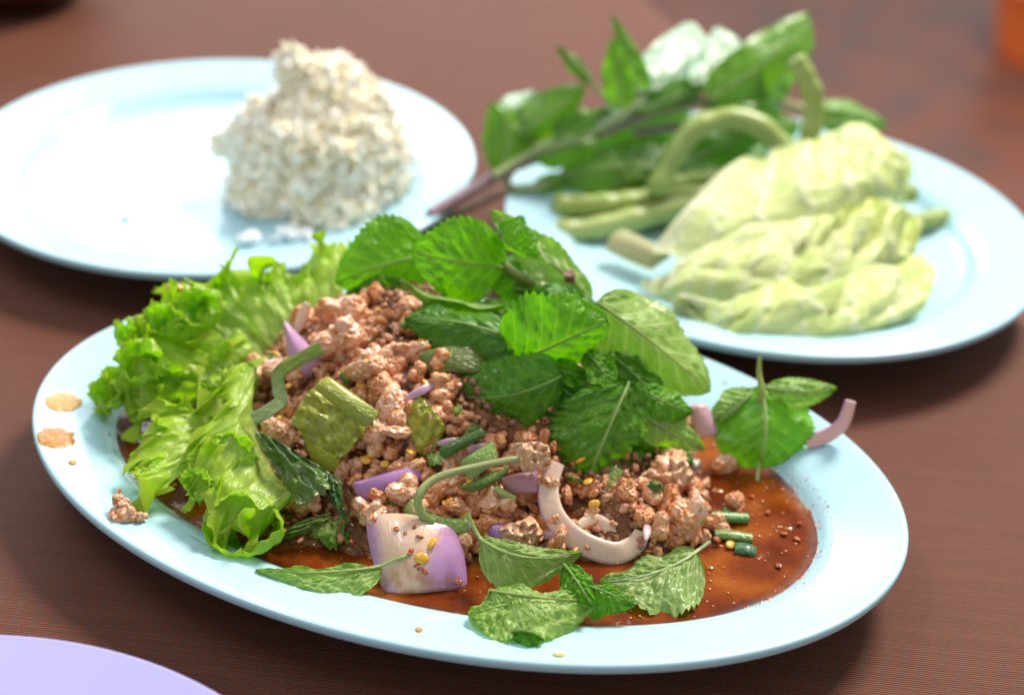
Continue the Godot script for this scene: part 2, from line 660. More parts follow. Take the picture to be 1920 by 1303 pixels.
func box(w: float, h: float, d: float, bevel := 0.004) -> ArrayMesh:       # a box with rounded upright edges and chamfers
	var r := []
	for k in [[bevel, 0.0], [0.0, bevel], [0.0, h - bevel], [bevel, h]]:
		r.append(k)
	var pos := PackedVector3Array()
	var ring := []
	for q in 4:
		for s in 4:
			var t := (q + s / 3.0) * PI / 2
			var cx: float = [1, -1, -1, 1][q] * (w / 2 - bevel * 2)
			var cz: float = [1, 1, -1, -1][q] * (d / 2 - bevel * 2)
			ring.append(Vector3(cx + cos(t) * bevel * 2, 0, cz + sin(t) * bevel * 2))
	ring.append(ring[0])
	var n := ring.size() - 1
	for row in [[0, true], [0, false], [1, false], [2, false], [3, false], [3, true]]:
		for p in ring:
			var k: float = 0.0 if row[1] else 1.0 - r[row[0]][0] * 2.0 / maxf(w, d)
			pos.append(Vector3(p.x * k, r[row[0]][1], p.z * k))
	return skin(pos, PackedVector2Array(), PackedColorArray(), grid_index(5, n), n + 1)


func build_setting():
	var f := put("floor", PlaneMesh.new(), M.floor)
	(f.mesh as PlaneMesh).size = Vector2(9, 9)
	f.position = Vector3(0, -0.74, -2.0)
	M.floor.uv1_scale = Vector3(7, 7, 1)
	f.set_meta("kind", "structure")
	# table: top and legs, its right-hand edge seen at the upper right
	var e := EDGE_DIR.normalized()
	var left := Vector3(-e.z, 0, e.x)
	var mid := EDGE_AT + left * 0.425 + e * 0.36
	var t := thing("dining_table", "wooden table under the brown cloth, its edge at the upper right", "table", Vector3(mid.x, -0.74, mid.z))
	t.rotation.y = atan2(e.x, e.z)
	var top := put("top", box(0.84, 0.026, 1.5), M.wood, t)
	top.position = Vector3(0, 0.712, 0)
	for sx in [-1, 1]:
		for sz in [-1, 1]:
			var l := put("leg", box(0.05, 0.71, 0.05), M.wood, t)
			l.position = Vector3(sx * 0.36, 0, sz * 0.68)
	# cloth: lies on the table and hangs over its right edge
	var pos := PackedVector3Array()
	var uv := PackedVector2Array()
	var nu := 150
	var nv := 110
	var col := PackedColorArray()
	var ends := e * 0.75
	for i in nu + 1:
		var s := float(i) / nu
		for j in nv + 1:
			var w := 0.845 + 0.28 - (0.845 + 0.28) * j / nv        # distance from the left side, the last 0.28 m hang
			var over := maxf(w - 0.845, 0.0)
			var flat := minf(w, 0.845)
			var p := mid + left * 0.42 - left * flat - ends * (1.0 - 2.0 * s)
			var bend := minf(over, 0.012)
			p += -left * (sin(bend / 0.012 * PI / 2) * 0.006 + 0.012 * sin(s * 60.0) * smoothstep(0.01, 0.2, over))
			p.y = -over * 0.97 if over > 0 else 0.0
			p.y += (0.0004 * noise.get_noise_2d(p.x * 9.0, p.z * 9.0) + 0.0003 * noise.get_noise_2d(p.x * 30.0, p.z * 22.0)) if over == 0.0 else 0.0
			pos.append(p)
			var worn := 1.0 + 0.08 * noise.get_noise_2d(p.x * 7.0 + 3.0, p.z * 7.0) + 0.07 * noise.get_noise_2d(p.x * 40.0, p.z * 40.0)
			col.append(Color(worn, worn, worn))
			var a := 0.06
			uv.append(Vector2(p.x * cos(a) + p.z * sin(a), -p.x * sin(a) + p.z * cos(a) - over) * 36.0)
	var c := put("tablecloth", skin(pos, uv, col, grid_index(nu, nv)), M.cloth)
	tag(c, "plain brown woven cloth covering the table under all the plates", "tablecloth")
	# orange tub on the floor beyond the table
	var tp := at(1972, 110, -740)
	var tr := []
	for k in [[0.0, 6.0], [0.105, 6.0], [0.112, 12.0], [0.142, 168.0], [0.150, 172.0], [0.158, 170.0], [0.158, 160.0], [0.150, 156.0], [0.146, 150.0], [0.118, 8.0], [0.112, 1.0], [0.0, 1.0]]:
		tr.append([k[0], k[0], k[1] * 0.001])
	var tub := put("plastic_tub", lathe(1, 1, tr, 64), M.orange)
	tub.position = Vector3(tp.x, -0.74, tp.z)
	tag(tub, "orange plastic tub on the floor beyond the table edge", "tub")
	# dark bowl, only its foot in view at the upper left
	var bw := at(22, -6, 0)
	var rings := []
	for k in [[0.0, 4.0], [0.028, 4.0], [0.042, 10.0], [0.052, 24.0], [0.057, 45.0], [0.059, 58.0], [0.0605, 59.0], [0.062, 58.0], [0.060, 44.0], [0.055, 22.0], [0.044, 7.0], [0.030, 2.5], [0.028, 0.2], [0.024, 0.2], [0.022, 2.0], [0.0, 2.0]]:
		rings.append([k[0], k[0], k[1] * 0.001])
	var bo := put("bowl", lathe(1, 1, rings, 64), M.bowl)
	bo.position = Vector3(bw.x, 0.0004, bw.z)
	tag(bo, "dark brown bowl at the far left corner behind the rice plate", "bowl")


func build_plates():
	var p := put("oval_plate", plate_mesh(PLATE_A, PLATE_B, 0.028), M.mint_plate)
	p.rotation.y = -PLATE_TURN
	p.position.y = 0.0005
	tag(p, "pale blue oval plate holding the minced pork salad", "plate")
	var q := put("rice_plate", plate_mesh(0.115, 0.115, 0.031), M.mint_plate)
	q.position = Vector3(-0.1202, 0.0005, -0.2158)
	tag(q, "pale blue round plate holding the heap of sticky rice", "plate")
	var r := put("vegetable_plate", plate_mesh(0.115, 0.115, 0.031), M.mint_plate)
	r.position = Vector3(0.1245, 0.0005, -0.1828)
	tag(r, "pale blue round plate holding cabbage, long beans and basil", "plate")
	var s := put("lilac_plate", plate_mesh(0.11, 0.11, 0.03), M.lilac_plate)
	s.position = Vector3(-0.112, 0.0005, 0.2085)
	tag(s, "empty lilac plate cut off at the near left corner", "plate")


# ------------------------------------------------------------------ the salad

const CRUMB_LABEL := "small knobbly crumb of cooked minced pork in the salad heap"
var crumbs := []

func in_shape(p: Vector2, poly: PackedVector2Array) -> bool:
	return Geometry2D.is_point_in_polygon(p, poly)


func build_front_dish():
	# sauce: a sheet that meets the plate's well
	var nu := 40
	var nv := 140
	var pos := PackedVector3Array()
	var uv := PackedVector2Array()
	var col := PackedColorArray()
	for i in nu + 1:
		var s := pow(float(i) / nu, 0.8)
		for j in nv + 1:
			var t := TAU * j / nv
			var wob := 1.0 + 0.012 * noise.get_noise_2d(cos(t) * 2.5, sin(t) * 2.5)
			var x := (PLATE_A - 0.0262) * s * cos(t) * wob
			var z := (PLATE_B - 0.0262) * s * sin(t) * wob
			var h := 0.0121 + 0.00025 * noise.get_noise_2d(x * 90.0, z * 90.0) * smoothstep(1.0, 0.9, s)
			h += 0.0003 * smoothstep(0.955, 1.0, s)
			pos.append(Vector3(x, h, z))
			uv.append(Vector2(x, z) * 6.0)
			var deep := smoothstep(1.0, 0.9, s + 0.05 * noise.get_noise_2d(x * 130.0, z * 130.0))
			var rim_tint := Color(1.5, 1.45, 0.9).lerp(Color.WHITE, deep)
			col.append(Color(rim_tint.r, rim_tint.g, rim_tint.b, lerpf(0.62, 0.985, smoothstep(1.0, 0.955, s))))
	var sauce := put("chili_sauce", skin(pos, uv, col, grid_index(nu, nv), nv + 1), M.sauce)
	sauce.rotation.y = -PLATE_TURN
	tag(sauce, "reddish brown chili sauce pooled in the oval plate", "sauce")
	# the body of the heap
	nu = 90
	nv = 200
	pos = PackedVector3Array()
	uv = PackedVector2Array()
	col = PackedColorArray()
	for i in nu + 1:
		for j in nv + 1:
			var r := float(i) / nu
			var t := TAU * j / nv
			var f := Vector2((PLATE_A - 0.030) * r * cos(t), (PLATE_B - 0.030) * r * sin(t)).rotated(PLATE_TURN)
			var x := f.x
			var z := f.y
			var c := cells.get_noise_2d(x * 210.0, z * 210.0) + 1.0
			pos.append(Vector3(x, hill(x, z) - 0.0022 + 0.0022 * clampf(c * 1.3, 0.0, 1.0) + 0.0007 * noise.get_noise_2d(x * 500.0, z * 500.0), z))
			uv.append(Vector2(x, z) * 10.0)
			var k := 0.5 + 0.9 * noise.get_noise_2d(x * 140.0 + 7.0, z * 140.0)
			col.append(Color(0.12, 0.03, 0.006).lerp(Color(0.42, 0.16, 0.04), clampf(k, 0.0, 1.0)))  # dark base colour paints the depth of gaps between crumbs
	var body := put("minced_pork", skin(pos, uv, col, grid_index(nu, nv), nv + 1), M.heap)
	body.set_meta("kind", "stuff")
	tag(body, "sauce soaked mass of fine minced pork in the oval plate", "minced pork")
	# fine bits that nobody could count
	var bit := crumb(901, 2, 6)
	var mm := MultiMesh.new()
	mm.transform_format = MultiMesh.TRANSFORM_3D
	mm.use_colors = true
	mm.mesh = bit
	var spots := []
	while spots.size() < 1900:
		var x := rng.randf_range(-0.095, 0.095)
		var z := rng.randf_range(-0.07, 0.055)
		if hill(x, z) > 0.0135:
			spots.append(Vector3(x, hill(x, z) + rng.randf_range(-0.0008, 0.0008), z))
	mm.instance_count = spots.size()
	for k in spots.size():
		var b := Basis.from_euler(Vector3(rng.randf() * TAU, rng.randf() * TAU, rng.randf() * TAU)).scaled(Vector3.ONE * rng.randf_range(0.0016, 0.0046))
		mm.set_instance_transform(k, Transform3D(b, spots[k]))
		var d := rng.randf_range(0.3, 1.0)  # granules darkened so the crevices look deep
		mm.set_instance_color(k, Color(d, d * rng.randf_range(0.75, 1.0), d * rng.randf_range(0.6, 1.0)))
	var mi := MultiMeshInstance3D.new()
	mi.name = "pork_granules"
	mi.multimesh = mm
	mi.material_override = M.pork
	mi.set_meta("kind", "stuff")
	mi.set_meta("label", "fine granules of minced pork covering the salad heap")
	mi.set_meta("category", "minced pork")
	add_child(mi)
	# crumbs one can pick out
	for k in 14:
		crumbs.append(crumb(100 + k, 4, 4 if k % 5 == 4 else 9 + k % 6, k % 3 == 2))
	var area := PackedVector2Array([Vector2(468, 690), Vector2(478, 650), Vector2(535, 600), Vector2(620, 560), Vector2(700, 545), Vector2(775, 565), Vector2(775, 640), Vector2(850, 700), Vector2(850, 770), Vector2(900, 815), Vector2(1040, 830), Vector2(1060, 900), Vector2(1120, 910), Vector2(1120, 1010), Vector2(1060, 1035), Vector2(900, 1040), Vector2(850, 1010), Vector2(690, 975), Vector2(640, 905), Vector2(560, 960), Vector2(480, 840)])
	var right := PackedVector2Array([Vector2(1170, 900), Vector2(1250, 890), Vector2(1330, 905), Vector2(1390, 945), Vector2(1340, 1005), Vector2(1260, 1030), Vector2(1180, 980)])
	var far := PackedVector2Array([Vector2(1130, 690), Vector2(1180, 680), Vector2(1300, 760), Vector2(1310, 830), Vector2(1200, 780)])
	var placed := []
	var tries := 0
	while placed.size() < 235 and tries < 9000:
		tries += 1
		var q := Vector2(rng.randf_range(460, 1400), rng.randf_range(540, 1045))
		var r := rng.randf_range(10.0, 16.0) if rng.randf() < 0.6 else rng.randf_range(16.0, 29.0)
		if not (in_shape(q, area) or in_shape(q, right) or in_shape(q, far)):
			continue
		var ok := true
		for p in placed:
			if p[0].distance_to(q) < (p[1] + r) * 0.62:
				ok = false
				break
		if not ok:
			continue
		placed.append([q, r])
		var o := put("pork_crumb", crumbs[rng.randi() % 14], M.porks[rng.randi() % 4])
		var w := on_hill(q.x, q.y, rng.randf_range(0.2, 2.2))
		o.position = w
		o.rotation = Vector3(rng.randf() * TAU, rng.randf() * TAU, rng.randf() * TAU)
		o.scale = Vector3(rng.randf_range(0.8, 1.5), rng.randf_range(0.6, 1.05), rng.randf_range(0.75, 1.2)) * (r * 2.3 * 0.00017 / 0.8)
		tag(o, CRUMB_LABEL, "pork crumb", "pork crumbs in the salad heap")
	# scraps of herb and slivers of onion mixed through the heap
	var scrap_area := PackedVector2Array([Vector2(500, 650), Vector2(620, 580), Vector2(760, 580), Vector2(830, 700), Vector2(900, 820), Vector2(1030, 850), Vector2(1100, 920), Vector2(1090, 1000), Vector2(900, 1010), Vector2(700, 940), Vector2(520, 800)])
	var mixed := 0
	while mixed < 34:
		var q := Vector2(rng.randf_range(480, 1380), rng.randf_range(570, 1020))
		if not (in_shape(q, scrap_area) or in_shape(q, right)):
			continue
		mixed += 1
		var w := on_hill(q.x, q.y, 3.6)
		var a := Vector3(rng.randfn(), rng.randfn() * 0.4, rng.randfn()).normalized()
		if mixed % 3 > 0:
			var g := Color(0.10, 0.22, 0.03).lerp(Color(0.34, 0.42, 0.05), rng.randf())
			var l := rng.randf_range(0.002, 0.0045)
			var side := a.cross((EYE - w).normalized()).normalized() * l * rng.randf_range(0.35, 0.8)
			var o := put("herb_scrap", slab([-a * l - side, a * l - side * 0.6, a * l * 0.8 + side, -a * l * 0.7 + side], 0.0005, 0.0012, func(_u, _v): return g, 10, 8, 0.002), M.herb)
			o.position = w
			tag(o, "small torn scrap of green herb stuck between the pork crumbs", "herb scrap", "herb scraps mixed through the pork")
		else:
			var l := rng.randf_range(0.004, 0.007)
			var up := (EYE - w).normalized()
			var tone := Color(0.70, 0.46, 0.40).lerp(Color(0.46, 0.24, 0.42), rng.randf())
			var o := put("onion_sliver", sweep([-a * l, up * l * 0.4, a * l], func(s): return Vector2(0.0014, 0.0006) * (0.3 + 0.7 * sin(PI * clampf(s, 0.05, 0.95))), func(_s, _a): return tone, axf, 14, 10), M.onion)
			o.position = w
			tag(o, "thin pinkish onion sliver half buried among the pork crumbs", "onion sliver", "onion slivers mixed through the pork")
	for c in [[735, 765, 29, 4.0, "pale pink pork lump topped by a red chili flake above the olive leaf point"], [705, 812, 30, 4.5, "largest smooth pink pork lump beside the broad olive leaf"], [640, 640, 40, 3.0, "wide pinkish pork chunk on the upper slope of the heap"], [700, 690, 34, 3.0, "pork chunk below the wide chunk, dabbed with orange seeds"], [520, 815, 30, 3.5, "pork lump between the bent green strip and the dark folded leaf"], [495, 700, 30, 2.0, "pork lump at the heap's left edge under the bent green strip"], [760, 920, 26, 4.0, "pinkish pork lump inside the curve of the thin green stem"], [862, 1020, 24, 3.0, "pork lump beside the purple wedge near the mint stem"], [935, 950, 26, 3.0, "pork lump beside the long onion crescent"], [1255, 880, 42, 4.0, "wide flat pork piece below the dark mint leaves on the right"], [1285, 975, 36, 3.0, "oily pork chunk standing in the sauce on the right"], [1365, 870, 24, 2.0, "pork lump in the sauce beside the right mint sprig"], [700, 962, 22, 5.0, "pork lump over the top left corner of the purple onion wedge"], [790, 968, 22, 5.5, "pork lump over the top edge of the purple onion wedge"], [600, 760, 26, 3.0, "pork lump against the upper edge of the broad olive leaf"], [655, 590, 36, 1.0, "pork chunk at the heap's top under the sunlit mint leaf"], [580, 930, 24, 4.0, "pork lump below the dark folded leaf"]]:
		var o := put("pork_lump", crumbs[int(c[0]) % 10], M.pork)
		o.position = on_hill(c[0], c[1], c[3])
		o.rotation = Vector3(c[0], c[1] * 0.7, c[2])
		o.scale = Vector3(1.1, 0.9, 1.0) * (c[2] * 2.2 * 0.00017 / 0.8)
		tag(o, c[4], "pork lump")
	var meat := func(u, v): return Color(0.74, 0.46, 0.29).lerp(Color(0.52, 0.20, 0.05), clampf(0.15 + 1.3 * noise.get_noise_2d(u * 3.0, v * 3.0), 0.0, 0.8))
	for c in [["smooth pork slice lying across the upper slope of the heap", [600, 650, 50, 700, 590, 55, 730, 625, 51, 640, 685, 46]], ["torn pork slice under the dark mint leaves on the right", [1195, 890, 24, 1275, 845, 28, 1310, 905, 20, 1230, 925, 18]], ["pork slice behind the slim onion sliver", [800, 715, 47, 850, 700, 47, 860, 745, 43, 815, 755, 42]], ["pork slice half hidden below the quilted mint leaf", [960, 830, 40, 1030, 830, 40, 1035, 880, 34, 975, 885, 34]], ["reddish pork slice left of the long onion crescent", [930, 990, 22, 1000, 965, 25, 1025, 1010, 18, 955, 1035, 16]]]:
		piece("pork_slice", c[0], "pork slice", c[1], 0.003, 0.003, meat, M.pork, "pork slices in the salad", 0.004)
	# the stray bit on the left rim
	var t := thing("pork_lump", "stray bit of pork on the plate rim below the lettuce", "pork lump", on_plate(228, 962, 0.0))
	for k in [[0, 0, 30, 0], [-14, 6, 21, 2], [16, 4, 24, 5], [34, 6, 18, 7], [-8, -28, 20, 8], [2, -14, 22, 3]]:
		var o := put("nodule", crumbs[k[3]], M.pork, t)
		o.position = at(228 + k[0], 962 + k[1], 22.0 - k[1] * 0.10) - t.position
		o.rotation = Vector3(k[0], k[1], k[2])
		o.scale = Vector3.ONE * (k[2] * 1.25 * 0.00017 / 0.8)


# a frilly leaf: base and edge curves, ruffled more and more towards the edge
func frill(base: Array, edge: Array, o: Dictionary) -> ArrayMesh:
	var nu: int = o.get("nu", 230)
	var nv: int = o.get("nv", 30)
	var waves: float = o.get("waves", 5.0)
	var amp: float = o.get("amp", 0.006) * 0.8
	var bulge: float = o.get("bulge", 0.004)
	var sd: float = o.get("seed", 1.0)
	var power: float = o.get("power", 4.5)
	var teeth: float = o.get("teeth", 0.0028)
	var inner: Color = o.get("inner", Color(0.56, 0.70, 0.18))
	var outer: Color = o.get("outer", Color(0.47, 0.68, 0.035))
	var pos := PackedVector3Array()
	var uv := PackedVector2Array()
	var col := PackedColorArray()
	for i in nu + 1:
		var s := float(i) / nu
		var b := along(base, s)
		var e := along(edge, s)
		var tang := (along(edge, minf(s + 0.01, 1.0)) - along(edge, maxf(s - 0.01, 0.0))).normalized()
		var dir := (e - b).normalized()
		var n := tang.cross(dir).normalized()
		if n.dot((EYE - e).normalized() + Vector3(0, 0.7, 0)) < 0.0:
			n = -n
		var ph := TAU * waves * s + 2.2 * noise.get_noise_2d(s * 4.0 + sd * 3.0, sd) + sd
		var ph2 := ph * 2.7 + 2.0 * noise.get_noise_2d(s * 9.0, sd * 5.0)
		var big := 0.75 + 0.7 * noise.get_noise_2d(s * 5.0, sd * 9.0 + 4.0)
		var tooth := absf(fposmod(s * waves * 7.3 + 0.8 * noise.get_noise_2d(s * 20.0, sd), 1.0) - 0.5) * 2.0
		var spike := (pow(tooth, 1.7) - 0.4) * (0.5 + 0.9 * absf(noise.get_noise_2d(s * 40.0, sd * 2.0)) * 2.0)
		for j in nv + 1:
			var w := float(j) / nv
			var r := amp * 1.25 * big * pow(w, power)
			var r2 := amp * 0.5 * pow(w, 9.0)
			var p := b.lerp(e, w) + n * (bulge * 4.0 * w * (1.0 - w))
			p += n * (r * sin(ph)) + tang * (r * 0.6 * sin(2.0 * ph + 0.3)) - dir * (r * 0.2 * (1.0 + cos(ph)))
			p += n * (r2 * sin(ph2)) + tang * (r2 * 0.6 * sin(2.0 * ph2)) + dir * (r2 * 0.3 * cos(ph2))
			var x := maxf(0.0, (w - 0.68) / 0.32)
			var lobe := 0.5 + 0.5 * sin(ph + 0.6)
			p += n * (amp * 0.75 * x * lobe) - dir * (amp * 0.8 * x * x * lobe)
			p += dir * (teeth * spike * smoothstep(0.82, 1.0, w))
			p += n * (0.0022 * noise.get_noise_2d(s * 5.0 + sd, w * 3.0) * (0.3 + w))
			pos.append(p)
			uv.append(Vector2(s, w))
			var k := 1.0 + 0.25 * noise.get_noise_2d(s * 9.0 + sd, w * 4.0)
			var q := inner.lerp(outer, clampf(w * 1.2, 0.0, 1.0))
			var fan := fposmod((s - 0.5) * (5.0 + 3.0 * w) + 0.25 * noise.get_noise_2d(w * 3.0, sd), 1.0) - 0.5
			var vein := exp(-pow(fan / 0.07, 2.0)) * (1.0 - 0.8 * w) * 0.45
			q = q.lerp(Color(0.72, 0.80, 0.42), vein)
			q = q.lerp(Color(0.52, 0.60, 0.06), smoothstep(0.85, 1.0, w) * 0.7)
			col.append(Color(q.r * k, q.g * k, q.b * k))
	return skin(pos, uv, col, grid_index(nu, nv))


func px(list: Array) -> Array:             # [x, y, height, x, y, height ...] -> points
	var out := []
	for k in range(0, list.size(), 3):
		out.append(at(list[k], list[k + 1], list[k + 2]))
	return out


func lettuce(label: String, base: Array, edge: Array, o: Dictionary):
	var b := px(base)
	var e := px(edge)
	var root: Vector3 = b[b.size() / 2]
	var m := put("lettuce_leaf", frill(shift_to(b, root), shift_to(e, root), o), M.lettuce)
	m.position = root
	for q in o.get("curls", []):                          # rolled cups of the edge: [x, y, height, radius in mm, turn]
		var c := at(q[0], q[1], q[2]) - root
		var ax: Vector3 = (-axf * 0.95 + axu * 0.25 + axr * q[4]).normalized()
		var x := ax.cross(axu).normalized()
		var y := x.cross(ax)
		var inner := []
		var outer := []
		var rad: float = q[3] * 0.001
		for k in 13:
			var t: float = TAU * 0.97 * k / 12.0 + q[0]
			inner.append(c - ax * rad * 1.1 + (x * cos(t) + y * sin(t) * 0.7) * rad * 0.5)
			outer.append(c + ax * rad * 0.35 + (x * cos(t) + y * sin(t) * 0.75) * rad)
		put("curled_edge", frill(inner, outer, {"waves": 3.0, "amp": rad * 0.12, "bulge": -rad * 0.15, "seed": q[0] * 0.1, "nu": 120, "nv": 18, "teeth": 0.0012, "inner": Color(0.24, 0.48, 0.05), "outer": Color(0.44, 0.66, 0.07)}), M.lettuce, m)  # inner green darkened to make the cup look hollow
	tag(m, label, "lettuce leaf", "frilly green lettuce leaves at the plate's left end")


func shift_to(pts: Array, root: Vector3) -> Array:
	var out := []
	for p in pts:
		out.append(p - root)
	return out


func build_lettuce():
	lettuce("tall lettuce leaf standing behind the purple onion and mint",
		[640, 600, 38, 600, 610, 36, 555, 620, 34, 500, 650, 30],
		[672, 470, 52, 640, 438, 54, 592, 455, 52, 560, 500, 48, 520, 515, 46, 470, 510, 46], {"waves": 3.5, "amp": 0.007, "seed": 1.0, "inner": Color(0.60, 0.72, 0.22)})
	lettuce("lettuce leaf with upright jagged lobes in front of the rice plate",
		[560, 640, 34, 525, 650, 32, 500, 665, 30, 475, 700, 26],
		[520, 500, 47, 470, 505, 48, 425, 500, 50, 395, 510, 48, 370, 540, 46, 340, 570, 43], {"waves": 3.0, "amp": 0.0093, "seed": 2.4, "inner": Color(0.60, 0.72, 0.22)})
	lettuce("large lettuce leaf with a curled brown drop at its top left",
		[505, 660, 30, 485, 690, 26, 475, 720, 24, 465, 745, 22],
		[400, 535, 45, 345, 530, 46, 305, 540, 44, 270, 585, 40, 235, 630, 36, 222, 680, 32, 230, 730, 28], {"waves": 4.0, "amp": 0.0101, "seed": 3.3, "curls": [[372, 575, 49, 8.0, -0.1], [240, 625, 40, 6.0, -0.7]], "bulge": 0.006})
	lettuce("middle lettuce leaf folded round a dark hollow on the left",
		[480, 700, 24, 470, 720, 22, 455, 745, 20, 430, 765, 18],
		[425, 600, 42, 370, 625, 42, 320, 650, 40, 275, 680, 36, 240, 715, 31, 245, 760, 26, 290, 775, 23], {"waves": 3.5, "amp": 0.0093, "seed": 4.9, "curls": [[268, 676, 40, 9.0, -0.4], [305, 600, 45, 7.0, -0.3]], "bulge": 0.006})
	lettuce("lowest outermost lettuce frill touching the plate's left rim",
		[420, 740, 18, 390, 750, 16, 360, 765, 15, 335, 790, 14],
		[245, 680, 29, 205, 690, 28, 172, 725, 25, 178, 755, 22, 215, 775, 21, 255, 790, 20], {"waves": 3.0, "amp": 0.0078, "seed": 5.6, "curls": [[200, 735, 26, 7.0, -0.6]], "bulge": 0.003})
	lettuce("pale lettuce leaf lying flat towards the stray pork bit",
		[450, 770, 20, 440, 810, 18, 420, 850, 16, 380, 890, 14],
		[360, 735, 36, 300, 745, 35, 258, 785, 32, 240, 840, 28, 232, 890, 26, 235, 925, 25, 268, 950, 23], {"waves": 3.0, "amp": 0.0065, "seed": 6.2, "bulge": 0.006, "inner": Color(0.60, 0.72, 0.22)})
	lettuce("nearest lettuce leaf with a smooth right edge and curled lower end",
		[470, 715, 34, 478, 790, 29, 510, 870, 23, 545, 935, 18],
		[425, 690, 40, 385, 760, 38, 355, 830, 34, 345, 890, 30, 365, 960, 25, 400, 1020, 21, 455, 1035, 19, 535, 985, 17], {"waves": 5.0, "amp": 0.0085, "seed": 7.7, "curls": [[432, 850, 33, 8.5, -0.3], [455, 985, 24, 12.0, -0.1], [372, 905, 30, 6.0, -0.7]], "power": 6.0, "bulge": 0.009, "inner": Color(0.60, 0.72, 0.22)})
	lettuce("small curled lettuce tuft between the nearest leaf and the heap",
		[445, 770, 28, 455, 775, 28, 465, 775, 28],
		[400, 700, 38, 430, 690, 40, 465, 695, 38, 475, 725, 36], {"waves": 2.0, "amp": 0.0054, "seed": 8.1, "curls": [[452, 715, 39, 5.0, 0.1]], "bulge": 0.003, "nu": 120, "nv": 20})
	lettuce("torn lettuce scrap hanging into the sauce below the dark leaf",
		[590, 985, 18, 615, 975, 18, 640, 965, 18],
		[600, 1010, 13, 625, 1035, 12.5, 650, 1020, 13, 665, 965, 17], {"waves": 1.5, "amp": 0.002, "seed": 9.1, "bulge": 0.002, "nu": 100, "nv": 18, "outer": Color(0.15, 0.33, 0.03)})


func mint(label: String, p: Array, o := {}, called := "mint_leaf", cat := "mint leaf", group := "mint leaves on the salad"):
	var q := px(p)
	var b: Vector3 = q[0]
	o["seed"] = p[0] * 0.013 + p[1] * 0.007
	var made := blade(Vector3.ZERO, q[1] - b, q[2] - b, q[3] - b, o)
	var t := thing(called, label, cat, b, group)
	var under: bool = o.get("under", false)
	put("blade", made[0], o.get("mat", M.mint_under if under else M.mint_top), t)
	var rib: Array = made[1]
	var stem := px(o.get("stem", []))
	var line := []
	for k in range(stem.size() - 1, -1, -1):
		line.append(stem[k] - b)
	for k in rib.size() - 1:
		var f := 1.0 - float(k) / rib.size()
		line.append(rib[k] + made[2] * 0.00025 * f)
	var r0: float = o.get("rib", 0.0009) * 0.62
	var c: Color = o.get("rib_tint", Color(0.30, 0.42, 0.12) if under else Color(0.18, 0.34, 0.06))
	var share := float(stem.size()) / line.size()
	put("midrib", sweep(line, func(s): return Vector2.ONE * (r0 if s < share else lerpf(r0, 0.00018, (s - share) / (1.0 - share))), func(_s, _a): return c, Vector3.ZERO, 26, 7), M.stem, t)


